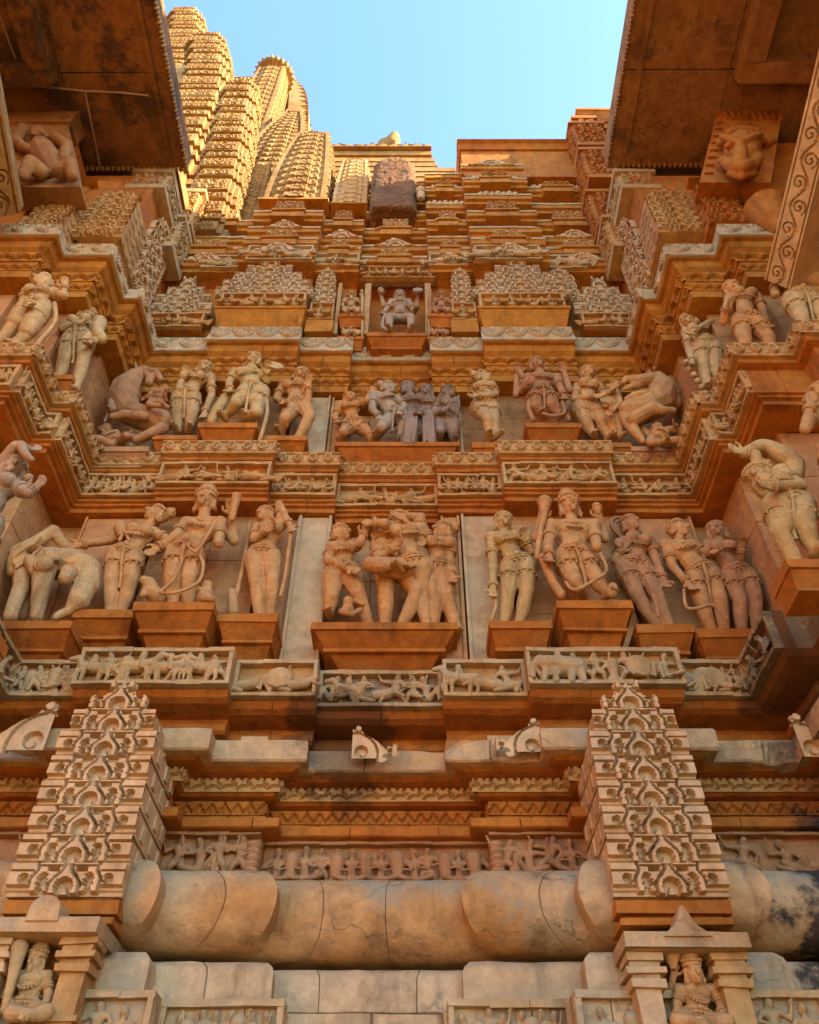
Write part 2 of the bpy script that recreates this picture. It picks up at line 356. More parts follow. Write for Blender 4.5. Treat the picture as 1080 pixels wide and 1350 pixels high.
def body(J, S, sex='f', yaw=0., tilt=0., fat=1., nohead=False):
    mb = MB(); N_, up, lat, fw = axes(J); Pv, C = J['P'], J['C']; ax3 = (lat, fw, up)
    fem = sex == 'f'
    s1 = nrm(C - Pv); la = nrm(lat - s1 * (lat @ s1)); sa = (la, np.cross(la, s1), s1)
    mb.ell(Pv + s1 * .005 * S, sa, (A(.108, .082, .075) if fem else A(.094, .075, .075)) * S * fat)
    W = Pv * .5 + C * .5; D = np.linalg.norm(C - Pv)
    mb.ell(W, sa, (A(.068, .058, 0) if fem else A(.076, .062, 0)) * S * fat + A(0, 0, D * .62))
    mb.ell(C + up * .01 * S, ax3, A(.088 if fem else .102, .066, .088) * S)
    mb.cap(J['RS'] - lat * -.012 * S, J['LS'] - lat * .012 * S, .043 * S, .043 * S)
    hu, hl, hf = head_axes(J, yaw, tilt); H = J['H']
    if not nohead:
        mb.cap(N_, H - hu * .04 * S, .040 * S, .036 * S)
        mb.ell(H, (hl, hf, hu), A(.058, .066, .078) * S)
        mb.ell(H + hf * .018 * S - hu * .038 * S, (hl, hf, hu), A(.043, .043, .042) * S)
        mb.cap(H + hf * .062 * S + hu * .016 * S, H + hf * .086 * S - hu * .012 * S, .009 * S, .015 * S)
        mb.sph(H + hf * .060 * S - hu * .062 * S, .016 * S)
        for s in (-1, 1):
            mb.cap(H + hf * .054 * S + hl * s * .012 * S + hu * .024 * S, H + hf * .052 * S + hl * s * .040 * S + hu * .028 * S, .011 * S, .008 * S)
            mb.ell(H + hf * .051 * S + hl * s * .025 * S + hu * .004 * S, (hl, hf, hu), A(.014, .009, .008) * S)
            mb.cap(H + hl * s * .056 * S + hu * .015 * S, H + hl * s * .058 * S - hu * .040 * S, .013 * S, .014 * S)
            mb.sph(H + hl * s * .060 * S - hu * .055 * S - hf * 0, .017 * S)
            mb.sph(H + hf * .044 * S + hl * s * .024 * S - hu * .02 * S, .018 * S)
        mb.cap(H + hf * .066 * S - hu * .030 * S - hl * .016 * S, H + hf * .070 * S - hu * .030 * S + hl * .016 * S, .0085 * S, .0085 * S)
        mb.cap(H + hf * .068 * S - hu * .046 * S - hl * .012 * S, H + hf * .068 * S - hu * .046 * S + hl * .012 * S, .0095 * S, .0095 * S)
    if fem:
        for s in (-1, 1): mb.sph(C + lat * s * .047 * S + fw * .054 * S + up * .012 * S, .046 * S)
    else:
        for s in (-1, 1): mb.ell(C + lat * s * .042 * S + fw * .038 * S + up * .022 * S, ax3, A(.05, .035, .04) * S)
    for a, sg in (('R', -1), ('L', 1)):
        if a + 'E' in J:
            S_, E = J[a + 'S'], J[a + 'E']; mb.sph(S_, .047 * S); mb.cap(S_, E, .040 * S, .032 * S)
            if a + 'H' in J:
                h = J[a + 'H']; d = nrm(h - E); mb.cap(E, h - d * .01 * S, .033 * S, .023 * S); hand(mb, h, d, fw if abs(d @ fw) < .8 else -lat * sg, S, sg)
        for b_ in ('X', 'Y'):
            if a == ('R' if b_ == 'X' else 'L') and b_ + 'E' in J:
                S_ = J[a + 'S'] - fw * .03 * S; E = J[b_ + 'E']; mb.cap(S_, E, .038 * S, .030 * S); h = J[b_ + 'H']
                mb.cap(E, h, .031 * S, .022 * S); hand(mb, h, h - E, fw, S, sg, .9)
        if a + 'K' in J:
            hp = Pv + lat * sg * .055 * S - up * .015 * S; K = J[a + 'K']
            mb.cap(hp, K, (.079 if fem else .070) * S * fat, .049 * S)
            if a + 'F' in J:
                Ft = J[a + 'F']; an = Ft + A(0, 0, .035 * S); d = nrm(an - K)
                cm = K + (an - K) * .33 - fw * .012 * S; mb.chain([K, cm, an], [.048 * S, .047 * S, .029 * S])
                o = nrm(A(sg * .35 + .3 * math.sin(yaw), -1, -.12))
                if J.get('flip') is not None: o = -o
                mb.chain([an - o * .018 * S - A(0, 0, .012 * S), an + o * .05 * S - A(0, 0, .012 * S), an + o * .085 * S - A(0, 0, .022 * S)], [.028 * S, .027 * S, .017 * S])
                w = np.cross(o, A(0, 0, 1))
                for q in range(5): mb.sph(an + o * (.093 - .006 * q) * S + w * sg * (q - 2) * -.013 * S - A(0, 0, .026 * S), .0095 * S)
    return mb
def ring(mb, c, u, v, ru, rv, r, n=20, a0=0., a1=2 * math.pi):
    cl = a1 - a0 > 6.28
    t = np.linspace(a0, a1, n, endpoint=not cl)
    mb.tube([c + u * math.cos(x) * ru + v * math.sin(x) * rv for x in t], r, 6, closed=cl)
def dress(o, J, S, sex, yaw, tilt, mat, head='bun', belt=True, sash=None, loops=True, lower='thin'):
    N_, up, lat, fw = axes(J); Pv, C = J['P'], J['C']; s1 = nrm(C - Pv); la = nrm(lat - s1 * (lat @ s1)); fa = np.cross(la, s1)
    fem = sex == 'f'; hw = .108 if fem else .094; hu, hl, hf = head_axes(J, yaw, tilt); H = J['H']; k = 1.
    if belt:
        mb = MB(); c = Pv + s1 * .045 * S
        ring(mb, c, la, fa, (hw - .004) * S, .078 * S, .012 * S); ring(mb, c - s1 * .022 * S, la, fa, (hw + .004) * S, .083 * S, .008 * S)
        mb.sph(c + fa * .084 * S, .02 * S)
        for q in range(9):
            x = math.pi * (.08 + .84 * q / 8); e = c - s1 * .03 * S + la * math.cos(x) * (hw + .004) * S + fa * math.sin(x) * .086 * S
            mb.sph(e, .0105 * S); mb.sph(e - s1 * .02 * S, .009 * S)
        part('belt', mb, mat, o, 60)
    if sash is None: sash = sex == 'm' or S > .97
    if sash:
        mb = MB(); b = Pv + fa * .082 * S + s1 * .02 * S
        m = (J['RK'] + J['LK']) / 2 + fw * .03 * S if 'RK' in J and 'LK' in J else b - A(0, 0, .2)
        for sx in (.0,): mb.tube([b + la * sx * S, b * .6 + m * .4 + la * sx * 1.3 * S + fw * .012 * S, m + la * sx * 1.8 * S - fw * .03 * S, m - A(0, 0, .05 * S) + la * sx * 2.2 * S - fw * .04 * S], [.009 * S, .010 * S, .011 * S, .013 * S], 6)
        part('sash', mb, mat, o, 60)
    if loops and 'RK' in J:
        for s_, kk in ((-1, 'RK'), (1, 'LK')):
            if kk not in J: continue
            hp = Pv + lat * s_ * .055 * S; d = nrm(J[kk] - hp); c = hp + (J[kk] - hp) * .42; u = nrm(lat - d * (lat @ d)); v = np.cross(d, u)
            mb = MB(); ring(mb, c + d * .0, u, v, .072 * S, .072 * S, .0075 * S); 
            for q in range(5): 
                x = math.pi * (1.15 + .18 * q); e = c + u * math.cos(x) * .072 * S - v * math.sin(x) * .0 + fw * .068 * S * abs(math.sin(x)); mb.cap(e, e + d * .018 * S, .005 * S, .006 * S)
            part('thigh_band', mb, mat, o, 60)
    mb = MB(); c = N_ - up * .012 * S + fw * .01 * S
    ring(mb, c + up * .012 * S, lat, nrm(fw + up * -.6), .058 * S, .062 * S, .0095 * S); ring(mb, c, lat, nrm(fw - up * .9), .075 * S, .095 * S, .007 * S)
    for q in range(9):
        x = math.pi * (.14 + .72 * q / 8); mb.sph(c - up * .012 * S + lat * math.cos(x) * .078 * S + nrm(fw - up * .9) * math.sin(x) * .104 * S, .0105 * S)
    part('necklace', mb, mat, o, 60)
    if head != 'none':
        for s_ in (-1, 1):
            mb = MB(); e = H + hl * s_ * .064 * S - hu * .055 * S; ring(mb, e, hf, hu, .018 * S, .018 * S, .008 * S, 12); mb.sph(e, .011 * S); part('earring', mb, mat, o, 60)
    for a in ('R', 'L'):
        if a + 'E' not in J: continue
        for nm, p, q, t, r in (('armlet', J[a + 'S'], J[a + 'E'], .55, .040), ('bracelet', J[a + 'E'], J.get(a + 'H'), .82, .029)):
            if q is None: continue
            d = nrm(q - p); u = nrm(np.cross(d, A(.3, .5, .8))); v = np.cross(d, u); mb = MB(); c = p + (q - p) * t
            for dz in (-.008, .008): ring(mb, c + d * dz * S, u, v, r * S, r * S, .0075 * S, 14)
            part(nm, mb, mat, o, 60)
    mb = MB()
    if head in ('crown', 'tall'):
        top = .16 if head == 'crown' else .2; b = H + hu * .028 * S
        prof = [(.064, 0), (.069, .008), (.069, .022), (.062, .026), (.060, .05), (.066, .056), (.064, .07), (.054, .075), (.052, .1), (.057, .106), (.05, .12), (.036, .13), (.03, top - .02), (.012, top)]
        mb.lathe(b, [(r * S, z * S) for r, z in prof], 18, hu - hf * .12, hl)
        for q in range(9): a = math.pi * (q / 8) ; mb.sph(b + (hl * math.cos(a) + hf * math.sin(a)) * .066 * S + hu * .038 * S, .012 * S)
        part('crown', mb, mat, o, 50)
    elif head == 'none': pass
    else:
        mb.ell(H + hu * .022 * S - hf * .014 * S, (hl, hf, hu), A(.063, .066, .068) * S)
        for q in range(13):
            a = math.pi * q / 12; mb.sph(H + (hl * math.cos(a) * .058 + hf * (math.sin(a) * .045)) * S + hu * (.036 + .02 * math.sin(a)) * S, .015 * S)
        if head in ('bun', 'curl'):
            sd = 1 if head == 'bun' else -1; c = H + hl * .05 * sd * S + hu * .05 * S - hf * .05 * S; mb.sph(c, .042 * S)
            for q in range(8): a = 2 * math.pi * q / 8; mb.sph(c + (hl * math.cos(a) + hu * math.sin(a)) * .036 * S, .014 * S)
        if head == 'cone': mb.cap(H + hu * .05 * S - hf * .01 * S, H + hu * .098 * S - hf * .02 * S, .04 * S, .014 * S)
        if head == 'knot': mb.ell(H + hu * .095 * S - hf * .015 * S, (hl, hf, hu), A(.032, .03, .03) * S); ring(mb, H + hu * .072 * S - hf * .012 * S, hl, hf, .034 * S, .034 * S, .010 * S)
        part('hair', mb, mat, o, 60)
        if head == 'halo':
            mb = MB(); c = H - hf * .06 * S + hu * .03 * S
            for r_, rr in ((.105, .016), (.075, .012), (.045, .012)): ring(mb, c, hl, hu, r_ * S, r_ * S, rr * S, 28)
            mb.lathe(c - hf * .02 * S, [(.11 * S, 0), (.112 * S, .012 * S), (.02, .013 * S)], 28, hf, hl)
            part('halo', mb, mat, o, 50)
def pedestal(mb, x0, x1, yf, yb, zt, tiers=2, h=1.):
    w = x1 - x0; c = (x0 + x1) / 2; d = yb - yf
    mb.box(x0, x1, yf, yb, zt - .055 * h, zt)
    mb.frus((c - w * .40, c + w * .40, yf + d * .26, yb), zt - .13 * h, (c - w * .475, c + w * .475, yf + .012, yb), zt - .055 * h)
    mb.box(c - w * .415, c + w * .415, yf + d * .22, yb, zt - .15 * h, zt - .13 * h)
    if tiers > 1:
        mb.frus((c - w * .27, c + w * .27, yf + d * .60, yb), zt - .26 * h, (c - w * .37, c + w * .37, yf + d * .30, yb), zt - .15 * h)
        mb.box(c - w * .30, c + w * .30, yf + d * .52, yb, zt - .285 * h, zt - .26 * h)
        mb.frus((c - w * .18, c + w * .18, yf + d * .85, yb), zt - .37 * h, (c - w * .25, c + w * .25, yf + d * .6, yb), zt - .285 * h)
VOX = .0058
def worn(V, a=.0032):      # centuries of weather: small uneven losses
    out = V.copy()
    for i in range(len(V)):
        v = Vector(V[i]); q = noise.noise_vector(v * 26) * a + noise.noise_vector(v * 62) * (a * .5)
        out[i] += q
    return out
def settle(J, zt):      # stand the soles on the top of the pedestal
    for a in 'RL':
        if a + 'F' in J and a + 'K' in J:
            K, f = J[a + 'K'], J[a + 'F']
            if K[2] - f[2] > .05:
                s = (K[2] - zt - .006) / (K[2] - f[2])
                if 1 < s < 1.9: J[a + 'F'] = K + (f - K) * s
STAT = 'carved statues on the temple walls'
def statue(label, spec, Y, mat, S, sex='f', yaw=0., tilt=0., ped=None, props=(), name='stone_statue', cat='statue', fat=1., group=None, pmat='orange', flip=False, nohead=False, vox=None, **kw):
    J = joints(spec, Y)
    if ped is not None: settle(J, P(ped[0], ped[2], ped[3])[2])
    base = J.get('RF', J.get('LF', J['P']))
    if ped is not None: x0, x1, yp, yf, yb = ped[:5]; a = P(x0, yp, yf); b = P(x1, yp, yf); loc = ((a + b) / 2) * A(1, 0, 1) + A(0, (yf + yb) / 2, 0)
    else: loc = base
    o = thing(name, label, cat, loc, group)
    V, Fc = remesh(body(J, S, sex, yaw, tilt, fat, nohead), vox or VOX); V = worn(V, .0024 * S)
    part('body', (V, Fc), mat, o, 180)
    if ped is not None:
        mb = MB(); pedestal(mb, a[0], b[0], yf, yb, a[2], *(ped[5:]))
        part('pedestal', mb, pmat, o)
    dress(o, J, S, sex, yaw, tilt, mat, head='none' if nohead else kw.pop('head', 'bun'), **kw)
    for nm, fn in props:
        mb = MB(); fn(mb, J, S, Y); part(nm, mb, mat, o, 50)
    return o, J
def addon(o, label_y, spec, Y, mat, S, sex='f', yaw=0., head='bun', nm='body', **kw):
    """another figure of a group cut from the same block"""
    J = joints(spec, Y); settle(J, ORIG[o][2]); V, Fc = remesh(body(J, S, sex, yaw, 0.), VOX); V = worn(V, .0024 * S)
    b = part('figure', (V, Fc), mat, o, 180); dress(b, J, S, sex, yaw, 0., mat, head=head, **kw); return b
def path(spec, Y):
    return [P(float(x), float(y), Y + (float(d) if d else 0)) for x, y, d in re.findall(r'(-?[\d.]+),(-?[\d.]+)(?:,(-?[\d.]+))?', spec)]
def line(spec, r, n=8):
    def fn(mb, J, S, Y):
        p = path(spec, Y); rs = r if hasattr(r, '__len__') else [r] * len(p)
        if len(p) > 2:      # smooth the run of points
            q = []; qr = []
            for i in range(len(p) - 1):
                a, b, c, d = p[max(i - 1, 0)], p[i], p[i + 1], p[min(i + 2, len(p) - 1)]
                for t in np.linspace(0, 1, 5)[:-1]: q.append(.5 * (2 * b + (c - a) * t + (2 * a - 5 * b + 4 * c - d) * t * t + (3 * b - a - 3 * c + d) * t ** 3)); qr.append(rs[i] * (1 - t) + rs[i + 1] * t)
            p = q + [p[-1]]; rs = qr + [rs[-1]]
        mb.tube(p, rs, n); mb.sph(p[0], rs[0]); mb.sph(p[-1], rs[-1])
    return fn
def blob(spec, Y):
    """chains 'x,y,dy,r x,y,dy,r; ...' in photo pixels and metres"""
    mb = MB()
    for ch in spec.split(';'):
        v = [tuple(map(float, w.split(','))) for w in ch.split()]
        if not v: continue
        pts = [P(a, b, Y + d) for a, b, d, r in v]
        if len(pts) == 1: mb.sph(pts[0], v[0][3])
        else: mb.chain(pts, [w[3] for w in v])
    return mb
# ================================================================== small relief figures shared by all friezes
PROTO = []
def proto(mb, v=.026):
    me = mesh_of(*[q.tolist() if hasattr(q, 'tolist') else q for q in remesh(mb, v, 2)], 'carved_figure', 'friezeo', 180); PROTO.append(me)
def tiny(**k):
    J = {a: A(*v) for a, v in k.items()}; return body(J, 1.25, 'm')
tp = dict(H=(0, 0, .86), C=(0, 0, .62), P=(0, 0, .40), RS=(-.16, 0, .70), LS=(.16, 0, .70))
proto(tiny(**{**tp, 'RE': (-.28, -.05, .55), 'RH': (-.12, -.14, .5), 'LE': (.30, 0, .6), 'LH': (.36, -.06, .82), 'RK': (-.12, -.1, .22), 'RF': (-.16, 0, 0), 'LK': (.14, -.1, .24), 'LF': (.16, 0, 0)}))
proto(tiny(**{**tp, 'H': (.06, 0, .85), 'P': (-.06, 0, .4), 'RE': (-.34, 0, .72), 'RH': (-.44, -.05, .9), 'LE': (.28, 0, .52), 'LH': (.16, -.1, .4), 'RK': (-.26, -.1, .26), 'RF': (-.42, 0, 0), 'LK': (.16, -.1, .22), 'LF': (.26, 0, 0)}))
ts = dict(H=(0, 0, .80), C=(0, 0, .50), P=(0, 0, .20), RS=(-.18, 0, .58), LS=(.18, 0, .58), RK=(-.34, -.18, .2), RF=(-.05, -.22, .05), LK=(.34, -.18, .2), LF=(.08, -.24, .05))
proto(tiny(**{**ts, 'RE': (-.32, -.05, .4), 'RH': (-.1, -.16, .42), 'LE': (.32, -.05, .4), 'LH': (.12, -.16, .36)}))
proto(tiny(**{**ts, 'H': (-.08, 0, .8), 'RE': (-.36, 0, .55), 'RH': (-.4, -.1, .78), 'LE': (.34, 0, .4), 'LH': (.38, -.1, .2), 'LK': (.3, -.15, .45), 'LF': (.3, -.15, .03)}))
def mbc(*chs):
    mb = MB()
    for ch in chs: mb.chain([A(*c[:3]) for c in ch], [c[3] for c in ch])
    return mb
proto(mbc([(-.6, 0, .25, .12), (-.2, 0, .30, .16), (.2, -.02, .36, .15)], [(.2, -.02, .4, .12), (.45, -.06, .5, .1)], [(.5, -.08, .62, .13)], [(-.6, -.05, .2, .1), (-.9, -.06, .35, .08), (-.75, -.06, .06, .06)], [(.3, -.08, .42, .06), (.62, -.14, .22, .05)], [(-.5, -.12, .12, .08), (-.2, -.14, .05, .06)]))   # reclining
proto(mbc([(-.5, 0, .5, .30), (0, -.02, .52, .33), (.35, -.04, .6, .27)], [(.55, -.08, .66, .2), (.8, -.1, .5, .1), (.85, -.1, .2, .07), (.7, -.1, .05, .05)], [(-.55, -.08, .4, .16), (-.58, -.08, 0, .12)], [(-.3, -.12, .3, .14), (-.25, -.12, 0, .11)], [(.2, -.12, .35, .14), (.18, -.12, 0, .11)], [(.42, -.1, .35, .13), (.5, -.1, 0, .1)], [(.5, -.22, .62, .14)], [(0, -.02, .85, .12), (.02, -.04, 1.0, .1)], [(-.78, 0, .5, .05), (-.85, -.03, .2, .04)]))   # elephant and driver
proto(mbc([(-.4, 0, .5, .19), (0, 0, .5, .17), (.3, -.03, .55, .18)], [(.35, -.04, .6, .13), (.5, -.05, .85, .1), (.72, -.08, .78, .07)], [(-.45, -.05, .4, .1), (-.5, -.05, .2, .06), (-.44, -.05, 0, .05)], [(-.3, -.08, .4, .1), (-.25, -.08, 0, .05)], [(.3, -.08, .4, .08), (.5, -.08, .28, .05), (.5, -.08, .1, .04)], [(.22, -.08, .4, .08), (.24, -.08, 0, .05)], [(-.55, 0, .55, .06), (-.7, 0, .25, .04)], [(0, -.03, .68, .11), (.03, -.04, .88, .1)], [(.04, -.05, 1.02, .09)], [(.05, -.14, .7, .06), (.08, -.16, .38, .05)]))   # rider
proto(mbc([(0, 0, .12, .12), (0, -.02, .35, .14), (.02, -.02, .62, .17)], [(.02, -.06, .86, .13)], [(.12, -.14, .5, .17)], [(-.12, 0, .65, .06), (-.3, -.06, .4, .05)], [(-.1, 0, .15, .08), (-.16, -.02, 0, .07)], [(.1, 0, .15, .08), (.18, -.02, 0, .07)]))     # drummer
from mathutils import Matrix
def carve(k, parent, o, ux, n, h, sx=1., mat='friezeo', name='carved_figure'):
    ob = bpy.data.objects.new(name, PROTO[k]); COL.objects.link(ob); ob.parent = parent; ob.material_slots[0].link = 'OBJECT'; ob.material_slots[0].material = M[mat]
    l = np.array(o) - ORIG[parent]; ux = np.array(ux) * sx * h; n = np.array(n) * h
    ob.matrix_basis = Matrix(((ux[0], -n[0], 0, l[0]), (ux[1], -n[1], 0, l[1]), (ux[2], -n[2], h, l[2]), (0, 0, 0, 1)))
    ob['kind'] = 'thing'; del ob['kind']
    return ob
def relief(p0, p1, z0, z1, nf, label, kinds, mat='frieze', fmat=None, group=None, border=.022, d=.05, ends=True, n=None, cat='relief panel', balls=False):
    p0 = A(*p0); p1 = A(*p1); W = np.linalg.norm(p1 - p0); ux = np.append((p1 - p0) / W, 0); nn = A(ux[1], -ux[0], 0)
    o = thing('relief_panel', label, cat, np.append((p0 + p1) / 2, z0), group); H = z1 - z0
    def q(x, y, z): return np.append(p0, 0) + ux * x + nn * y + A(0, 0, z0 + z)
    def bx(mb, x0, x1, y0, y1, a, b):
        V = [q(x, y, z) + rng.uniform(-.003, .003, 3) for z in (a, b) for y in (y1, y0) for x in (x0, x1)]
        mb.add(V, [(0, 2, 3, 1), (4, 5, 7, 6), (0, 1, 5, 4), (2, 6, 7, 3), (0, 4, 6, 2), (1, 3, 7, 5)])
    mb = MB(); bx(mb, 0, W, -.06, 0, 0, H); part('back_slab', mb, mat if fmat is None else fmat, o)
    k = max(2, int(W / .12)); ml_, mu_ = MB(), MB()
    for i in range(k):
        a, b = W * i / k, W * (i + 1) / k + .001; bx(ml_, a, b, .0, d + .008 * rng.random(), 0, border); bx(mu_, a, b, .0, d - .006 + .006 * rng.random(), H - border * 1.1, H)
    if ends:
        mb = MB(); mb.V += ml_.V + mu_.V; mb.F += ml_.F + [tuple(q_ + ml_.n for q_ in f_) for f_ in mu_.F]; mb.n = ml_.n + mu_.n
        bx(mb, 0, border, .0, d - .004, border * .9, H - border); bx(mb, W - border, W, .0, d - .004, border * .9, H - border); part('frame', mb, mat, o)
    else: part('rail', ml_, mat, o); part('rail', mu_, mat, o)
    h = H - border * 1.9; x = border + .02; i = 0
    nf = int(round(nf * 1.1)) if nf > 2 else nf
    step = (W - 2 * border - .04) / nf
    for i in range(nf):
        k = kinds[i % len(kinds)] if not callable(kinds) else kinds(i); big = k in (4, 5, 6)
        hh = h * (.92 + .14 * rng.random()) * (1.06 if not big else 1.)
        c = border + .02 + step * (i + .5) + rng.uniform(-.1, .1) * step
        carve(k, o, q(c, .022, border * .9), ux * (1.05 if not big else 1.0), nn * 1.15, hh, -1 if rng.random() < .5 else 1, mat if fmat is None or rng.random() < .75 else mat)
    if balls:
        mb = MB()
        for c in balls: 
            V = q(W * c, d * .75, H * .5); mb.lathe(V, [(.01, -.01), (H * .28, -.01), (H * .28, .012), (.01, .018)], 18, nn)
        part('round_shield', mb, mat, o, 50)
    return o
# ================================================================== THE TEMPLE
T = thing('temple', 'carved orange sandstone temple front stepping in and out between two wings', 'temple', (XC, 4.2, GROUND))
def course(name, prof, mat, b=3.86, wing=0., smooth=None, **k):
    mb = MB(); sweep(mb, prof, b, wing, **k); return part(name, mb, mat, T, smooth)
def band(name, e, z0, z1, fn, depth, mat, b=3.86, wing=0., res=.0065, e1=None, lim=3.2, trim=None, wu=0., lat=.12, du=0.):
    e1 = e if e1 is None else e1; mb = MB(); H = math.hypot(z1 - z0, e - e1)
    for (a, c), (a1, c1) in zip(segs(b, e, wing, lim, wu, lat, du), segs(b, e1, wing, lim, wu, lat, du)):
        L_ = np.linalg.norm(c - a)
        if L_ < (.3 if name == 'lotus_eave' else .05): continue
        trim = -.010 if L_ > .3 else .004
        d = np.append((c - a) / L_, 0); n = A(d[1], -d[0], 0); up = nrm(n * (e1 - e) + A(0, 0, z1 - z0)); nn = nrm(np.cross(d, up))
        if nn @ n < 0: nn = -nn
        field(mb, np.append(a, z0) + d * trim, d, up, nn, L_ - 2 * trim, H, fn, depth, res, back=.02, bend=lambda X, Y: ((Y / H) * (((a1 - a) @ d[:2]) * (1 - X / L_) + ((c1 - c) @ d[:2]) * X / L_))[..., None] * d)
    return part(name, mb, mat, T, 35)
# plinth down to the ground
course('base_plinth', [(1.5, GROUND - .1), (1.5, -1.1), (1.35, -1.05), (1.35, -.8), (1.2, -.75), (1.2, -.45), (.95, -.40), (.95, -.1), (1.0, -.08), (1.0, .1), (.8, .14), (.8, .4), (.62, .44), (.62, .66), (.56, .68), (.56, .9)], 'slab', wu=0.75)
course('slab_moulding', [(-.20, .90), (-.02, .905), (.0, .92), (.0, 1.03), (-.006, 1.05), (-.03, 1.075), (-.12, 1.085), (-.33, 1.09)], 'slab', 3.35, smooth=40, rag=.05, wu=.75, lat=1., du=.0)
course('shadow_recess', [(-.05, 1.09), (-.05, 1.2)], 'black', wu=0.75)  # deep gap below the roll, its shade painted in black stone
tc, tr, tz = .42, .160, 1.280
course('roll_moulding', [(-.20, tz - tr * .95)] + [(tr * math.sin(a), tz - tr * math.cos(a)) for a in np.linspace(-.15, math.pi + .2, 22)] + [(-.24, tz + tr * .93)], 'torus', 3.86 - tc, smooth=50, jit=.004, wu=.75, lat=1., du=.165, joint=.008)
course('frieze_back', [(.20, 1.42), (.20, 1.70), (.28, 1.705), (.29, 1.71), (.29, 1.75), (.16, 1.758), (.15, 1.77)], 'orange', wu=0.5, lat=1., du=.37)
course('lower_cyma', [(.15, 1.77), (.20, 1.775), (.21, 1.785), (.21, 1.795), (.17, 1.80), (.165, 1.815), (.18, 1.83), (.18, 1.88), (.235, 1.885), (.25, 1.895), (.25, 1.955), (.33, 1.962), (.36, 1.975)], 'orange', wu=0.2, lat=1., du=.37)
band('tooth_band', .185, 1.812, 1.872, teeth(.062, .06), .02, 'orange', wu=.2, lat=1., du=.37)
band('scroll_band', .262, 1.893, 1.952, scrolls(.075), .022, 'friezeo', wu=.2, lat=1., du=.37)
course('ledge', [(.34, 1.972), (.395, 1.976), (.405, 1.985), (.405, 2.075), (.40, 2.088), (.37, 2.096), (.06, 2.12)], 'ledge', rag=.3, wu=0.2, lat=1., du=.37)
course('recessed_mouldings', [(-.16, 2.115), (-.16, 2.17), (-.06, 2.175), (-.06, 2.215), (-.10, 2.22), (-.10, 2.27), (.02, 2.28), (.04, 2.295), (.04, 2.33), (.01, 2.34), (.01, 2.375), (.15, 2.385), (.19, 2.40), (.215, 2.43)], 'orange')
course('frieze_course', [(.215, 2.43), (.20, 2.435), (.20, 2.675), (-.16, 2.69)], 'frieze')
course('lower_wall', [(-.12, 2.69), (-.12, 3.196), (-.13, 3.2), (-.12, 3.204), (-.12, 3.646), (-.13, 3.65), (-.12, 3.654), (-.12, 4.062)], 'wall', step=.12)
course('cornice_soffit', [(-.18, 4.061), (.03, 4.062), (.03, 4.10), (.055, 4.105), (.055, 4.125), (.075, 4.13), (.075, 4.15), (.05, 4.155), (.05, 4.40), (.10, 4.41), (.11, 4.43), (.09, 4.45)], 'orange', wing=-.07)
course('cornice_top', [(.09, 4.45), (.125, 4.455), (.125, 4.565), (.10, 4.58), (-.2, 4.60)], 'friezeo', wing=-.07)
def chain(p, H):
    def fn(X, Yy):
        x = (X / p) % 1.0; y = Yy / H; h = np.where(np.abs(np.hypot((x - .5) * 1.3, y - .58) - .3) < .1, 1., .3)
        h = np.where(np.hypot((x - .5) * 1.3, y - .58) < .12, .9, h); h = np.where(y < .12 + .1 * np.abs(np.sin(2 * np.pi * x)), 0., h)
        return np.where(y > .88, 1., h)
    return fn
band('chain_band', .128, 4.455, 4.562, chain(.11, .107), .026, 'friezeo', wing=-.07)
UB = 4.0; UW = .10
course('upper_wall', [(-.12, 4.58), (-.12, 5.016), (-.13, 5.02), (-.12, 5.024), (-.12, 5.346), (-.13, 5.35), (-.12, 5.354), (-.12, 5.662)], 'wall', UB, UW, step=.12)
course('upper_soffit', [(-.18, 5.66), (.03, 5.665), (.035, 5.74), (.015, 5.75), (.02, 5.80), (.045, 5.86), (.05, 5.93), (.03, 5.945), (.03, 5.98), (.09, 6.03), (.10, 6.10), (.13, 6.105)], 'ochre', UB, UW)
def scal(p, H):
    def fn(X, Yy):
        x = (X / p) % 1.0 - .5; y = Yy / H
        return np.where(y < .15 + .5 * np.abs(np.sin(np.pi * x)), 0., np.where(np.abs(y - .3 - .5 * np.abs(np.sin(np.pi * x))) < .07, .5, 1.))
    return fn
band('scallop_fringe', .04, 5.745, 5.80, scal(.09, .055), .025, 'ochre', UB, UW)
band('scallop_fringe', .055, 5.865, 5.945, scal(.13, .08), .03, 'ochre', UB, UW)
course('eave_top', [(.12, 6.104), (.148, 6.107), (.150, 6.118), (.085, 6.36), (.08, 6.385), (-.35, 6.41)], 'lotus', UB, UW)
band('lotus_eave', .152, 6.112, 6.365, petals(.205, .26), .03, 'lotus', UB, UW, e1=.088, res=.007)
course('attic_wall', [(-.12, 6.40), (-.12, 7.68), (-.04, 7.70)], 'orange', UB, UW, step=.15)
# wall panels behind the statues, paler stone let into the face
def panel(name, x0, x1, z0, z1, yf, mat):
    mb = MB(); w = .016; mb.box(x0, x1, yf, yf + .14, z0, z1); mb.box(x0, x0 + w, yf - .022, yf, z0, z1); mb.box(x1 - w, x1, yf - .022, yf, z0, z1); part(name, mb, mat, T)
for u0, u1, zz, yy, mt in ((-.80, -.60, 0, 3.97, 'wall'), (-.60, -.375, 0, 3.945, 'pale'), (.375, .50, 0, 3.945, 'wall'), (.515, .81, 0, 3.93, 'pale'), (-.80, -.50, 1, 4.085, 'pale'), (-.49, -.375, 1, 4.11, 'wall'), (.40, .58, 1, 4.075, 'pale'), (-2.08, -1.6, 0, 3.955, 'wall'), (1.62, 2.1, 0, 3.955, 'wall')):
    z0, z1 = ((2.70, 4.05), (4.62, 5.64))[zz]; panel('wall_panel', XC + u0, XC + u1, z0, z1, yy + .035, mt)
mb = MB()
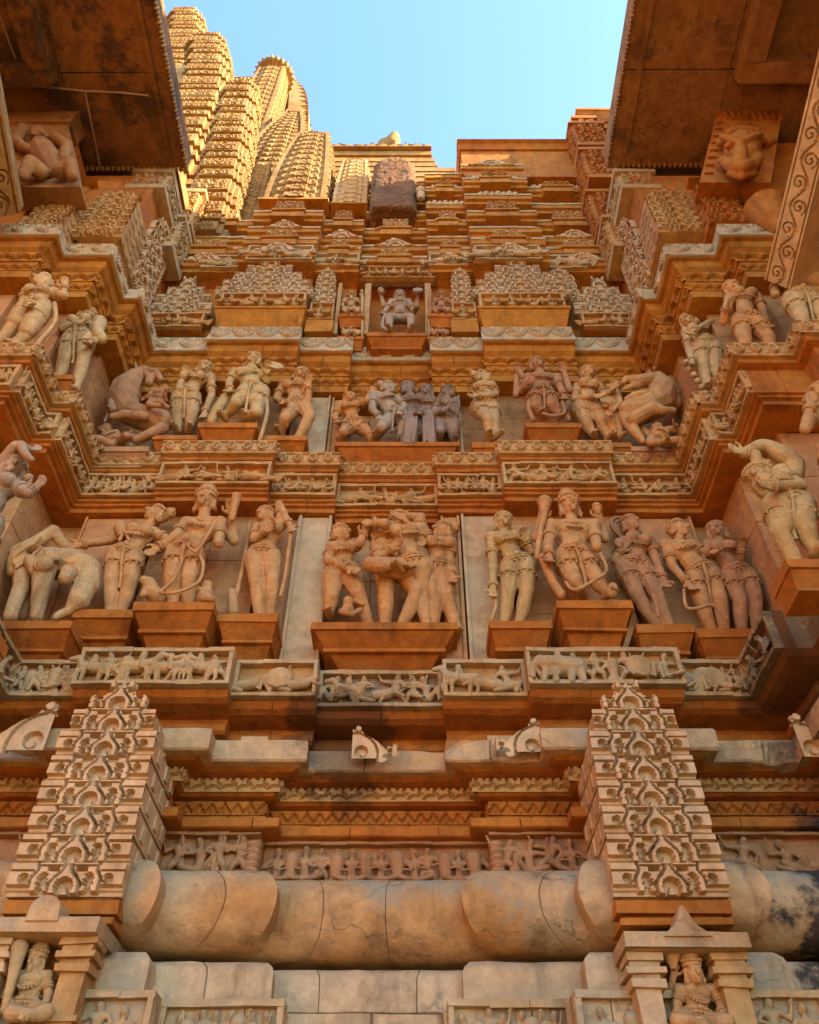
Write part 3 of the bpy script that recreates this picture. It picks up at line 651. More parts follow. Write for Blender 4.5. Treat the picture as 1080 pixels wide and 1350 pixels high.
for sx in (-1, 1):          # raised moulded blocks of the ledge and thin joints
    for u, y in ((.60, 3.33), (1.2, 3.22)): mb = MB(); mb.box(XC + sx * u - .06, XC + sx * u + .07, y + .25, y + .5, 2.09, 2.118); part('loose_capping', mb, 'ledge', T)
# --- friezes
CH = dict(frieze='frieze', friezeo='friezeo')
pw = lambda e, b=3.86, wing=0.: [(a, c) for a, c in segs(b, e, wing, 3.0)]
S_ = pw(.205)
names = []
low = {0: ('outer left', 6, [0, 7, 1, 3, 7], 0), 1: ('main left', 8, [6, 1, 7, 6, 0, 6, 1], 0), 2: ('mid left', 3, [4, 3, 4], [.55]), 3: ('centre', 6, [3, 6, 0, 4, 1, 0], 0), 4: ('mid right', 3, [6, 4, 1], 0), 5: ('main right', 7, [3, 5, 1, 0, 7, 1, 3], [.72]), 6: ('outer right', 5, [3, 7, 4, 1, 3], [.38, .48])}
lowlab = {0: 'greyed frieze of marching drummers and warriors ending below the lion beast pedestal', 1: 'greyed frieze of horse riders and foot soldiers below the crowned god with the club', 2: 'darkened frieze of reclining figures with a round shield below the bare woman', 3: 'half blackened frieze of fighters and riders below the embracing couple', 4: 'brown frieze of a resting rider and two figures below the yellow woman', 5: 'grey framed frieze with a pale elephant and a round drum below the mace god', 6: 'grey frieze with two pale discs below the pointed cap man'}
fr, side = fsegs(.205)
for i, (a, c) in enumerate(fr):
    nm, nf, kd, bl = low[i]
    if i in (1, 5): a, c = a - A(.005, 0), c + A(.005, 0)
    relief(a, c, 2.437, 2.672, nf, lowlab[i], kd, 'frieze', 'friezeo' if i != 3 else 'dark', 'reliefs of the frieze under the lower statues', balls=bl)
for (a, c), lb in zip(side, ('narrow frieze turning the lower left inner corner', 'blackened frieze with a lone standing figure at the lower right inner corner')): relief(a, c, 2.437, 2.672, 2, lb, [0, 3], 'frieze', 'orange', 'reliefs of the frieze under the lower statues')
S_ = pw(.052, 3.86, -.07)
fr, _s = fsegs(.052, 3.86, -.07)
cl = ['tan frieze of crowded little men above the lion beast', 'framed frieze of sprawling figures above the crowned god with the club', 'frieze of two tiny scenes above the bare woman under the tree', 'low frieze of tumbling figures above the embracing couple', 'darker frieze of knotted figures above the yellow woman', 'pale framed frieze of linked dancers above the god with the mace', 'frieze of three seated men above the pointed cap man']
for i, (a, c) in enumerate(fr):
    relief(a, c, 4.16, 4.395, (7, 6, 4, 6, 5, 6, 4)[i], cl[i], [[0, 1, 3], [4, 1, 2, 4, 3, 4], [3, 1, 2], [4, 1, 4, 3], [2, 1, 3], [1, 4, 1, 3], [2, 3, 2]][i], 'friezeo', 'orange' if i in (1, 4) else 'friezeo', 'reliefs of the cornice between the statue rows')
lb4 = iter(['side frieze of stacked bodies on the outer step of the left wing', 'side frieze of stacked bodies beside the left inner corner', 'side frieze of stacked bodies beside the right inner corner', 'side frieze of round headed bodies on the outer step of the right wing'])
for a, c in S_:
    if abs((c - a)[1]) > .3: relief(a, c, 4.16, 4.395, 5, next(lb4), [1, 0, 3, 1, 2], 'friezeo', 'orange', 'reliefs of the cornice between the statue rows')
lb5 = iter(['short frieze end on the outer front of the left wing', 'carved stub facing forward on the left wing step', 'carved stub facing forward on the right wing step', 'short frieze end of round heads on the outer front of the right wing'])
for a, c in S_:
    if abs((c - a)[0]) < .5 and abs((c - a)[0]) > .1 and abs(a[0] - XC) > 2.1:
        try: relief(a, c, 4.16, 4.395, 2 if abs((c - a)[0]) < .2 else 5, next(lb5), [3, 2, 0], 'friezeo', 'orange', 'reliefs of the cornice between the statue rows')
        except StopIteration: pass
S_ = pw(.205)
fr, _s = fsegs(.205, wu=.5, lat=1., du=.37)
ml = ['shaded musician frieze behind the left lattice pilaster', None, 'frieze of grappling warriors beside a ringed post, over the left roll moulding', 'long procession of standing and sitting musicians over the middle roll moulding', 'frieze of three brown warriors beside a ringed post, over the right roll moulding', None, 'dim frieze of struggling figures over the blackened roll moulding']
for i, (a, c) in enumerate(fr):
    if ml[i]:
        o = relief(a, c, 1.478, 1.70, (4, 0, 4, 13, 4, 0, 5)[i], ml[i], [[1, 0], [], [0, 3, 0], [2, 7, 2, 0, 7, 2, 7], [1, 3, 1, 2], [], [4, 1, 3]][i], 'red', 'red', 'reliefs of the musicians frieze', border=.012, ends=False)
        if i in (2, 4):
            mb = MB(); x = c[0] - .03 if i == 2 else a[0] + .03
            mb.lathe((x, a[1] - .02, 1.478), [(.03 + .008 * (k % 2), .18 * k / 12) for k in range(13)], 12); part('ringed_post', mb, 'red', o, 40)
S_ = pw(.545)
fr, _s = fsegs(.545, wu=.75)
for i, (a, c) in enumerate(fr):
    lb = ['grey foliage panel at the foot of the left edge', 'grey panel of curling tusks below the left lattice pilaster', 'dark grey panel of curled figures beside the low left niche', None, 'grey panel of small standing figures below the cream slab', 'grey panel of clustered dancers below the right lattice pilaster', 'tan panel of small seated figures right of the right niche'][i]
    if lb: relief(a, c, .69, .915, 7, lb, [3, 7, 0, 2], 'frieze', 'friezeo', 'reliefs of the lowest frieze')
# ================================================================== lattice pilasters with a niche under each
def shrine(x0, x1, z0, z1, yf, yb, rows, label, group, mat='lattice', gable=1.6, taper=.10, base=True, cat='miniature shrine', name='lattice_pilaster', res=.0055, d=.035, nrmv=(0, -1, 0), step=False, stairs=False):
    W = x1 - x0; H = z1 - z0; rh = H / rows; c = (x0 + x1) / 2; n = A(*nrmv); ux = A(-n[1], n[0], 0)
    dep = yb - yf
    o3 = A(c, yf, z0) if nrmv == (0, -1, 0) else A(yf, c, z0)
    o = thing(name, label, cat, o3, group)
    def half(y):
        if step: return W / 2 * (1 - .80 * (np.floor(np.clip(y, 0, H) / rh * .999) / max(1, rows - 1)) ** 1.5)
        if stairs:
            f = (H - y) / rh; return W / 2 * (1 - taper * y / H) * np.where(f > 1.95, 1., np.where(f > 1.05, .88, np.where(f > .4, .62, .28)))
        t = y / H; g = np.clip((y - (H - gable * rh)) / (gable * rh), 0, 1)
        return W / 2 * (1 - taper * t) * np.where(g > 0, np.sqrt(np.clip(1 - g ** 1.7, 0, 1)) * .88 + .12 * (1 - g), 1.) + .0
    def half2(y): return np.maximum(half(y), np.where(y > H - rh * 1.2, .30 * rh * 2 * np.clip((H + .35 * rh - y) / (1.5 * rh), 0.05, 1), 0))
    mb = MB()
    wd = W / rh > 4.2
    fn = lambda X, Y: gav((X - W / 2) / rh, Y / rh, wd)
    field(mb, o3 - ux * W / 2, ux, A(0, 0, 1), n, W, H + .25 * rh, fn, d, res, back=.03, mask=lambda X, Y: np.abs(X - W / 2) <= half2(Y) + .004)
    part('lattice_face', mb, mat, o, 35)
    mb = MB()
    def bx(hw, a, b, f0, f1):
        V = [o3 * A(1, 1, 0) + ux * x - n * y + A(0, 0, z) for z in (a, b) for y in (f0, f1) for x in (-hw, hw)]
        mb.add(np.array(V) + rng.uniform(-.003, .003, (8, 3)), [(0, 2, 3, 1), (4, 5, 7, 6), (0, 1, 5, 4), (2, 6, 7, 3), (0, 4, 6, 2), (1, 3, 7, 5)])
    for k in range(rows):
        hw = float(half(np.array((k + .9) * rh))); a = z0 + k * rh
        bx(hw - .012, a + .17 * rh, a + .98 * rh, .004, dep * (1 - .3 * k / rows)); bx(hw - .035, a - .02 * rh, a + .17 * rh, .02, dep * (1 - .3 * k / rows) - .01)
        for f in (.25, .55, .8): bx(hw - .006, a + .30 * rh, a + .9 * rh, dep * f - .02, dep * f + .03)
    part('layered_body', mb, mat, o)
    if base:
        mb = MB(); bx(W / 2 - .004, z0 - .06, z0 - .012, .0, dep + .1); bx(W / 2 - .03, z0 - .075, z0 - .06, .03, dep + .1); bx(W / 2 - .01, z0 - .1, z0 - .076, .0, dep + .1); bx(W / 2 - .06, z0 - .26, z0 - .1, .1, dep + .3)
        part('base_slab', mb, 'orange', o)
    return o
zb, zt = 1.225, 2.15
for sx, lb in ((-1, 'tall pale lattice pilaster leaning over the left niche, chipped on its side'), (1, 'tall pale lattice pilaster of horseshoe arches above the right niche')):
    c = XC + sx * 1.162; shrine(c - .222, c + .222, zb, zt, 3.235, 3.72, 8, lb, 'lattice pilasters over the low niches', gable=1.5, d=.036, taper=.08, res=.0047, stairs=True)
def niche(px0, px1, pyt, label, fx):
    a, b = P(px0, pyt, 3.13), P(px1, pyt, 3.13); x0, x1 = a[0], b[0]; zt = a[2]; w = x1 - x0; c = (x0 + x1) / 2
    o = thing('pillared_niche', label, 'niche', (c, 3.3, zt - .75))
    mb = MB(); mb.box(x0, x1, 3.13, 3.75, zt - .052, zt); mb.frus((x0 + .05, x1 - .05, 3.19, 3.75), zt - .056, (x0 + .008, x1 - .008, 3.14, 3.75), zt - .052); mb.frus((x0 + .02, x1 - .02, 3.15, 3.7), zt, (x0 + .07, x1 - .07, 3.26, 3.7), zt + .045)
    mb.prism([(-.085, -.01), (-.07, .006), (-.045, .022), (-.026, .05), (-.014, .078), (-.005, .094), (.005, .095), (.014, .078), (.026, .05), (.045, .022), (.07, .006), (.085, -.01)] if fx > 0 else [(-.06, -.01)] + [(.055 * math.cos(q), .03 + .05 * math.sin(q)) for q in np.linspace(math.pi, 0, 12)] + [(.06, -.01)], (fx, 3.12, zt - .008), (1, 0, 0), (0, 0, 1), (0, .12, 0)); part('canopy', mb, 'ledge', o)
    for sx in (-1, 1):
        q = c + sx * .152; mb = MB()
        for hw, z0, z1 in ((.066, .056, .075), (.054, .075, .10), (.070, .103, .12), (.05, .12, .14), (.062, .14, .162), (.044, .162, .30), (.058, .30, .32), (.044, .32, .8)):
            mb.box(q - hw, q + hw, 3.24 - hw, 3.24 + hw, zt - z1 - .003, zt - z0)
        mb.box(q - .04, q + .04, 3.30, 3.6, zt - .8, zt - .056)
        part('pillar', mb, 'lattice' if sx < 0 else 'friezeo', o)
    mb = MB(); mb.box(x0 + .05, x1 - .05, 3.45, 3.6, zt - .8, zt - .1); part('back_wall', mb, 'wall', o)
    mb = MB(); mb.box(x0 + .02, x1 - .02, 3.05, 3.7, zt - .92, zt - .78); part('sill', mb, 'slab', o)
niche(822, 985, 1228, 'niche with two stepped pillars and a pointed canopy holding the pale cross legged god', P(900, 1200, 3.12)[0])
niche(-30, 132, 1208, 'niche with square stepped pillars and a round knobbed canopy holding the club bearing god', P(58, 1200, 3.12)[0])
# loose crest stones standing on the ledge
def crest(pts, px, py, Y, s, label, fl=1):
    mb = MB(); o = P(px, py, Y); mb.prism([(x * fl * s, y * s) for x, y in pts][::fl], o, (1, 0, 0), (0, 0, 1), (0, .09, 0))
    single('crest_stone', label, 'crest stone', mb, 'lattice', 'crest stones on the ledge')
    return o
cp = [(-.5, 0), (.05, 0), (.16, -.1), (.28, -.12), (.36, -.03), (.30, .04), (.22, .02), (.26, .10), (.40, .12), (.52, .02), (.60, .08), (.56, .2), (.60, .34), (.50, .40), (.44, .30), (.36, .34), (.30, .24), (.20, .36), (.02, .52), (-.22, .66), (-.30, .84), (-.42, .90), (-.50, .8)]
def crest2(px, py, Y, s, fl, label):
    W = 1.12 * s; H = 1.05 * s
    from mathutils.geometry import tessellate_polygon
    pl = np.array(cp)
    def inside(X, Yv):
        x = X / s - .52; x = x * fl; y = Yv / s - .14; r = np.zeros(X.shape, bool); j = len(pl) - 1
        for i in range(len(pl)):
            xi, yi = pl[i]; xj, yj = pl[j]
            with np.errstate(divide='ignore', invalid='ignore'): r ^= ((yi > y) != (yj > y)) & (x < (xj - xi) * (y - yi) / (yj - yi + 1e-12) + xi)
            j = i
        return r
    def fn(X, Yv):
        x = (X / s - .52) * fl; y = Yv / s - .14; h = np.ones_like(X)
        h = np.where(np.hypot(x + .28, y - .18) < .15, 0., h); h = np.where(np.hypot(x + .24, y - .13) < .07, .7, h)
        h = np.where(np.abs(np.hypot(x + .45, y - .10) - .56) < .025, .1, h); h = np.where(np.hypot(x - .40, y - .2) < .06, .1, h); h = np.where(np.abs(np.hypot(x + .36, y - .8) - .10) < .022, .1, h); return h
    mb = MB(); field(mb, P(px, py, Y) - A(W / 2, 0, .14 * s), (1, 0, 0), (0, 0, 1), (0, -1, 0), W, H, fn, .03, .004, back=.07, mask=inside)
    V, Fc = mb.out(); single('crest_stone', label, 'crest stone', mb, 'lattice', 'crest stones on the ledge', 35)
crest2(494, 1004, 3.62, .205, 1, 'white carved scroll crest standing on the middle of the ledge')
crest2(688, 996, 3.53, .215, -1, 'leaning scroll crest with a deep hollow on the grey ledge block')
crest2(20, 994, 3.42, .30, -1, 'pale wing shaped crest at the left edge beside the lattice pilaster')
crest2(1098, 1002, 3.40, .26, 1, 'crest stone at the right edge above the blackened roll')
# ================================================================== roof over the statues
mir = lambda px0, px1, py, Y: [(P(px0, py, Y)[0], P(px1, py, Y)[0]), (2 * XC - P(px1, py, Y)[0], 2 * XC - P(px0, py, Y)[0])]
def fan(x0, x1, z0, z1, yf, rows, label, mat='fan', gp='lattice gables on the roof above the lotus eave', **k):
    return shrine(x0, x1, z0, z1, yf, yf + .2, rows, label, gp, mat, gable=rows * .95, taper=.0, base=False, cat='gable', name='lattice_gable', res=.006, d=.026, step=True, **k)
Zf = lambda py, Y: P(540, py, Y)[2]
SD = ('left', 'right')
for i in range(2):
    x0, x1 = mir(283, 412, 390, 3.97)[i]
    fan(x0, x1, Zf(391, 3.97), Zf(343, 3.97), 3.97, 5, f'wide grey lattice gable over the {("pink", "yellow grey")[i]} lotus eave')
    x0, x1 = mir(289, 402, 405, 3.93)[i]; z = Zf(410, 3.93)
    relief((x0, 3.94), (x1, 3.94), z, Zf(390, 3.94), 6 if i == 0 else 4, ('yellowish box frieze of tumbling figures under the wide left gable', 'box frieze of four seated men under the wide right gable')[i], [2, 4, 1] if i == 0 else [2, 2, 3], 'friezeo', 'ochre', 'box friezes under the gables', d=.04)
    mb = MB(); mb.frus((x0 + .03, x1 - .03, 3.98, 4.2), z - .26, (x0 - .02, x1 + .02, 3.89, 4.2), z - .03); mb.box(x0 - .03, x1 + .03, 3.875, 4.2, z - .03, z - .002); part('gable_bracket', mb, 'ochre', T)
    x0, x1 = mir(412, 441, 398, 4.04)[i]
    fan(x0, x1, Zf(400, 4.04), Zf(356, 4.04), 4.04, 6, f'narrow pale lattice gable beside the {SD[i]} of the roof shrine', 'lattice', d2=None) if False else shrine(x0, x1, Zf(400, 4.04), Zf(356, 4.04), 4.04, 4.25, 5, f'narrow lattice gable on the {SD[i]} side of the middle roof shrine', 'lattice gables on the roof above the lotus eave', 'fan', gable=1.6, taper=.12, base=False, cat='gable', name='lattice_gable', res=.006, d=.026)
    z = Zf(425, 4.02); relief((x0 - .005, 4.03), (x1 + .01, 4.03), z, Zf(403, 4.03), 1, f'tiny box with one seated figure under the narrow {SD[i]} gable', [2], 'friezeo', 'ochre', 'box friezes under the gables', d=.04, border=.016)
    mb = MB(); mb.box(x0 - .02, x1 + .02, 3.99, 4.2, z - .2, z - .003); part('gable_bracket', mb, 'ochre', T)
    if i == 1:
        x0, x1 = [2 * XC - q for q in mir(413, 441, 398, 4.04)[0]][::-1]
        a = P(727, 395, 4.04)[0]; b = P(766, 395, 4.04)[0]
        shrine(a, b, Zf(400, 4.05), Zf(356, 4.05), 4.05, 4.25, 5, 'narrow grey lattice gable right of the yellow grey lotus eave', 'lattice gables on the roof above the lotus eave', 'fan', gable=1.6, base=False, cat='gable', name='lattice_gable', res=.006, d=.026)
    x0, x1 = mir(193, 279, 408, 4.05)[i]
    fan(x0, x1, Zf(413, 4.05), Zf(370, 4.05), 4.05, 4, f'low broad lattice gable in the {SD[i]} inner corner of the roof')
    z = Zf(434, 4.02); relief((x0 + .03, 4.03), (x1 - .02, 4.03), z, Zf(416, 4.03), 4, f'low frieze of crouching figures in the {SD[i]} inner corner of the roof', [4, 2, 3], 'friezeo', 'orange', 'box friezes under the gables', d=.04)
    # carved grey panels above the gables
    x0, x1 = mir(328, 414, 336, 3.99)[i]; relief((x0, 3.96), (x1, 3.96), Zf(346, 3.96), Zf(327, 3.96), 4, f'grey relief panel topping the wide {SD[i]} gable', [4, 2, 4], 'frieze', None, 'reliefs above the gables', d=.04)
    x0, x1 = mir(414, 474, 345, 4.06)[i]; relief((x0, 4.06), (x1, 4.06), Zf(354, 4.06), Zf(338, 4.06), 3, f'short grey relief panel between the wide {SD[i]} gable and the shrine', [4, 2], 'frieze', None, 'reliefs above the gables', d=.04)
    x0, x1 = mir(268, 328, 348, 4.06)[i]; relief((x0, 4.06), (x1, 4.06), Zf(357, 4.06), Zf(340, 4.06), 3, f'weathered relief panel above the {SD[i]} corner gable', [4, 1], 'frieze', None, 'reliefs above the gables', d=.04)
x0, x1 = P(478, 375, 4.16)[0], P(573, 375, 4.16)[0]
relief((x0, 4.12), (x1, 4.12), Zf(371, 4.12), Zf(356, 4.12), 7, 'row of little seated men, pale to dark, over the middle roof shrine', [2, 3, 2, 0], 'friezeo', 'dark', 'reliefs above the gables', border=.012, ends=False)
for a, b in ((441, 446), (478, 486), (561, 569), (600, 606)): p, q = P(a, 430, 4.1), P(b, 430, 4.1); mb = MB(); mb.box(p[0], q[0], 4.06, 4.22, Zf(445, 4.1), Zf(378, 4.1)); part('shrine_post', mb, 'friezeo', T)
# tiers of slabs above
zs = [7.70, 8.02, 8.33, 8.78, 9.28, 9.80, 10.28, 10.72]
for k in range(len(zs) - 1):
    z0, z1 = zs[k], zs[k + 1]; h = z1 - z0; b = 4.0 + .022 * k
    mb = MB(); sweep(mb, [(-.14, z0), (.05, z0 + .01), (.05, z0 + .07), (.085, z0 + .078), (.085, z0 + .15), (.02, z0 + .16), (-.10, z0 + .19), (-.10, z1)], b, 0, half=2.35, rag=.06, only=None if k < 4 else (-.37, 9)); part('roof_slab', mb, 'ochre', T)
    mb = MB(); sweep(mb, [(.02, z0 + .152), (.098, z0 + .154), (.10, z0 + .182), (.02, z0 + .192)], b, 0, half=2.35, rag=.08, only=None if k < 4 else (-.37, 9)); part('pale_skylit_fillet', mb, 'lotus', T)  # pale stone paints the sky-lit line along each slab's upper edge
    mb = MB()
    for a, c in zip(plan(b, .0, half=2.35)[:-1], plan(b, .0, half=2.35)[1:]):
        L_ = np.linalg.norm(c - a)
        if L_ > .3 and not (k >= 4 and a[0] < XC - .4):
            field(mb, A(a[0] + .06, a[1] + .095, z0 + .22), (1, 0, 0), (0, 0, 1), (0, -1, 0), L_ - .12, .07, (teeth(.07, .07) if k % 2 else dentil(.05)), .022, .008, back=.02)
    part('diamond_band', mb, 'ochre', T, 35)
    for a, c in zip(plan(b, .0, half=2.35)[:-1], plan(b, .0, half=2.35)[1:]):
        L_ = np.linalg.norm(c - a)
        if L_ < .3 or (k >= 4 and a[0] < XC - .4): continue
        if k % 2 == 0: continue
        for f in (.5,):
            x = a[0] + (c - a)[0] * f; hw = L_ * (.24 if k % 2 else .13); y = a[1] - .035
            mb = MB(); mf = MB(); mb.box(x - hw, x + hw, y - .085, y + .06, z0 + .004, z0 + .10); mb.box(x - hw * .9, x + hw * .9, y - .065, y + .06, z0 + .10, z0 + .148); mb.box(x - hw * 1.05, x + hw * 1.05, y - .09, y + .06, z0 + .15, z0 + .188)
            field(mf, A(x - hw * .85, y - .062, z0 + .19), (1, 0, 0), (0, 0, 1), (0, -1, 0), hw * 1.7, h * .34, lambda X, Y: gav((X - hw * .85) / .1, Y / .1, True), .03, .008, back=.08)
            pb = part('projecting_block', mb, 'ochre', T); part('carved_plaque', mf, 'friezeo' if k < 4 else 'ochre', pb, 35)
    segl = [(a, c) for a, c in zip(plan(b, .04, half=2.35)[:-1], plan(b, .04, half=2.35)[1:]) if abs((c - a)[0]) > .3]
    for j, (a, c) in enumerate(segl):
        if k > 2 and (a[0] + c[0]) / 2 < XC - .5 or (k * 7 + j * 3) % 5 in (1, 4): continue
        m = (a + c) / 2; w = min(.26, np.linalg.norm(c - a) * .40) * (.8 + .4 * rng.random()); mb = MB(); m = m - A(0, .045)
        if k in (4, 5) and j > 3:
            for q in range(7): mb.ell((m[0] + (q - 3) * w / 3.2, m[1] - .0, z0 + .19 + .02 * (q % 2)), np.eye(3), (w / 6, .03, .05))
        else:
            def half_(y): return w * (1 - (y / .17) ** .6 * .9)
            field(mb, A(m[0] - w, m[1], z0 + .152), (1, 0, 0), (0, 0, 1), (0, -1, 0), 2 * w, .16, lambda X, Y: np.where(np.abs(np.hypot((X - w) * .9, Y - .03) - .075) < .012, .2, np.where(np.hypot((X - w), Y - .02) < .045, 0., np.where(np.sin((X - w) * 70 + Y * 40) > .75, .5, 1.))), .03, .007, back=.05, mask=lambda X, Y: np.abs(X - w) <= half_(np.clip(Y, 0, .17)) + .012)
        o = single('crest_stone', '', 'crest stone', mb, 'lattice' if k < 4 else 'frieze', 'crest stones on the roof slabs', 35)
        o['label'] = f'small arched crest on the {("lowest", "second", "third", "fourth", "fifth", "sixth", "top")[k]} roof slab, ' + ('in the left inner corner', 'over the wide left gable', 'left of the roof middle', 'at the roof middle', 'right of the roof middle', 'over the wide right gable', 'in the right inner corner')[j]
# crowning block on the right, sunlit along its top
x0, x1 = P(609, 210, 4.08)[0], P(757, 210, 4.08)[0]; zt = Zf(197, 4.08); z0 = Zf(227, 4.08)
mb = MB(); mb.box(x0, x1, 4.08, 5.2, z0 - .1, zt); mb.box(x0 + .02, x1, 4.05, 5.2, z0 - .22, z0 - .1); mb.frus((x0 - .02, x1, 4.05, 5.2), zt - .07, (x0 - .05, x1 + .0, 4.01, 5.2), zt + .02); part('crowning_block', mb, 'orange', T)
mb = MB(); field(mb, A(x0 - .05, 4.01, zt + .022), (1, 0, 0), (0, .35, 1), (0, -1, .35), x1 - x0 + .05, .22, lambda X, Y: scal(.11, .22)(X, .22 - Y), .05, .01, back=.1, mask=lambda X, Y: Y < .12 + .09 * np.abs(np.sin(X * 14)) * (.6 + .4 * np.sin(X * 3))); part('crowning_scrolls', mb, 'ochre', T)
# dark rounded slab, pot and lion on the ridge
a = P(487, 276, 4.1); b = P(549, 276, 4.1); zt = Zf(212, 4.15); w = (b[0] - a[0]) / 2; c = (a[0] + b[0]) / 2; zz = a[2]
mb = MB(); hh = zt - zz - w * .95; pts = [(-w, 0), (w, 0), (w * 1.02, hh * .6)] + [(w * math.cos(t) * .96, hh + w * .95 * math.sin(t)) for t in np.linspace(0, math.pi, 16)] + [(-w * 1.02, hh * .6)]
mb.prism(pts, (c, 4.12, zz), (1, 0, 0), (0, 0, 1), (0, .7, 0)); mb.prism([(x * .86, y * .95) for x, y in pts], (c, 4.06, zz), (1, 0, 0), (0, 0, 1), (0, .1, 0))
V, Fc = remesh(mb, .03, 2); mb = MB(); mb.add(worn(V, .013), Fc); single('rounded_stele', 'dark stained round topped slab standing at the middle of the roof', 'stone slab', mb, 'darkslab', loc=(c, 4.3, zz))
p = P(555, 262, 4.1); mb = MB(); mb.lathe(p, [(.03, 0), (.045, .05), (.05, .12), (.03, .17), (.055, .19), (.058, .24), (.02, .27)], 14); single('stone_pot', 'small white pot shaped finial right of the dark round topped slab', 'finial', mb, 'pale', smooth=50)
x0, x1 = P(430, 215, 5.6)[0], P(603, 215, 5.6)[0]; z1 = Zf(204, 5.6); z0 = Zf(275, 5.6)
mb = MB(); mb.box(x0, x1 - .5, 5.6, 7, z0, z1); mb.box(x0, x1, 5.9, 7, z0, z1 - .35); mb.box(x0 - .1, x1 - .45, 5.5, 7, z1 - .25, z1 - .1); mb.box(x0 + .4, x1 - .7, 5.55, 7, z1, z1 + .12)
for q in range(6): zq = z1 - .55 - .34 * q; mb.box(x0 - .12 - .03 * q, x1 - .4 + .04 * q + (.25 if q > 1 else 0), 5.5 - .05 * q, 6.4, zq, zq + .15); mb.box(x0 - .05, x1 - .45, 5.54 - .05 * q, 6.4, zq - .1, zq - .002)
part('ridge_wall', mb, 'tower', T)
mb = MB(); field(mb, A(x0 - .1, 5.5, z1 - .08), (1, 0, 0), (0, 0, 1), (0, -1, 0), x1 - x0 - .35, .26, lambda X, Y: scal(.2, .26)(X, .26 - Y), .08, .02, back=.2, mask=lambda X, Y: Y < .17 + .08 * np.sin(X * 9)); part('ridge_scrolls', mb, 'tower', T)
V, Fc = remesh(blob('503,201,.1,.13 508,193,.1,.16 516,192,.1,.17;517,192,.05,.14 519,184,.02,.13 520,180,-.02,.1;522,186,-.02,.06 521,200,-.04,.06', 5.6), .03); mb = MB(); mb.add(V, Fc); mb.box(P(500, 205, 5.6)[0], P(523, 205, 5.6)[0], 5.5, 5.9, Zf(206, 5.6), Zf(198, 5.6))
single('lion_finial', 'small sunlit lion sitting on the ridge against the sky', 'finial', mb, 'tower', smooth=60)
# ================================================================== towers
def spire(px0, px1, py, Y, h, rows, label, r=.45, p=2.2, mat='tower', top=True, nx=34, ky=11, x=None, ext=0.):
    a, b = (P(px0, py, Y), P(px1, py, Y)) if x is None else x
    w = b[0] - a[0]; c = (a[0] + b[0]) / 2; z0 = a[2] - ext; cy = Y + w / 2; rows = int(rows * (1 + ext / h)); h += ext; rh = h / rows
    o = thing('spire', label, 'tower', (c, cy, z0), 'stacked spires of the tower'); cv = lambda t: 1 - (1 - r) * t ** p
    for fi, (n, ux) in enumerate((((0, -1, 0), (1, 0, 0)), ((1, 0, 0), (0, 1, 0)), ((-1, 0, 0), (0, -1, 0)), ((0, 1, 0), (-1, 0, 0)))):
        n, ux = A(*n), A(*ux); mb = MB()
        for s0, s1, pr in ((-.5, -.3, .0), (-.3, -.16, .03), (-.16, .16, .065), (.16, .3, .03), (.3, .5, .0)):
            m = max(8, int(nx * (s1 - s0) / .32)) if fi != 3 else 2; ny = rows * ky if fi != 3 else rows
            s = np.linspace(0, 1, m); t = np.linspace(0, 1, ny); S2, T2 = np.meshgrid(s, t); C2 = cv(T2)
            sw = (s1 - s0) * w
            hgt = gav((s0 + (s1 - s0) * S2) * w / rh, T2 * rows, True) * .016 * w + (1 - (T2 * rows) % 1.0) * .04 * w if fi != 3 else S2 * 0
            hgt = np.pad(hgt, 1, constant_values=-.06 * w); S2 = np.pad(S2, 1, mode='edge'); T2 = np.pad(T2, 1, mode='edge'); C2 = cv(T2)
            V = A(c, cy, z0) + ((s0 + (s1 - s0) * S2) * w * C2)[..., None] * ux + ((.5 + pr) * w * C2 - .05 * w + hgt * C2)[..., None] * n + (T2 * h)[..., None] * A(0, 0, 1)
            ny_, nx_ = S2.shape; idx = np.arange(nx_ * ny_).reshape(ny_, nx_)
            q = np.stack([idx[:-1, :-1], idx[:-1, 1:], idx[1:, 1:], idx[1:, :-1]], -1).reshape(-1, 4); mb.add(V.reshape(-1, 3), q.tolist())
        part('carved_face', mb, mat, o)
    mb = MB(); rt = w * r * .5
    mb.box(c - rt * .9, c + rt * .9, cy - rt * .9, cy + rt * .9, z0 + h - .02, z0 + h + .1 * w); part('neck', mb, mat, o)
    mb = MB(); mb.box(c - w * .53, c + w * .53, Y - w * .04, Y + w, z0 - .06 * w, z0 - .01); part('plinth', mb, 'ochre', o)
    if top:
        mb = MB(); R0 = rt * 1.5; n_ = 48; V = []; Fc = []
        prof = [(.6, 0), (.92, .12), (1, .28), (.92, .44), (.5, .56)]
        for rr, zz_ in prof:
            for q in range(n_): aa = 2 * math.pi * q / n_; k = rr * R0 * (1 + .07 * math.cos(aa * 24)); V.append((c + k * math.cos(aa), cy + k * math.sin(aa), z0 + h + .1 * w + zz_ * R0))
        for i in range(len(prof) - 1):
            for q in range(n_): Fc.append((i * n_ + q, i * n_ + (q + 1) % n_, (i + 1) * n_ + (q + 1) % n_, (i + 1) * n_ + q))
        Fc += [tuple(range(n_ - 1, -1, -1)), tuple(range(4 * n_, 5 * n_))]; mb.add(V, Fc); part('ribbed_disc', mb, mat, o)
        mb = MB(); mb.lathe((c, cy, z0 + h + .1 * w + .5 * R0), [(.35 * R0, 0), (.5 * R0, .2 * R0), (.45 * R0, .5 * R0), (.2 * R0, .65 * R0), (.28 * R0, .75 * R0), (.05 * R0, 1.1 * R0)], 16); part('pot_finial', mb, mat, o, 50)
    return o
spire(344, 431, 263, 4.22, 2.7, 12, 'nearest curved spire of horseshoe tracery, grey at its foot and golden above', .62, 1.8, top=False)
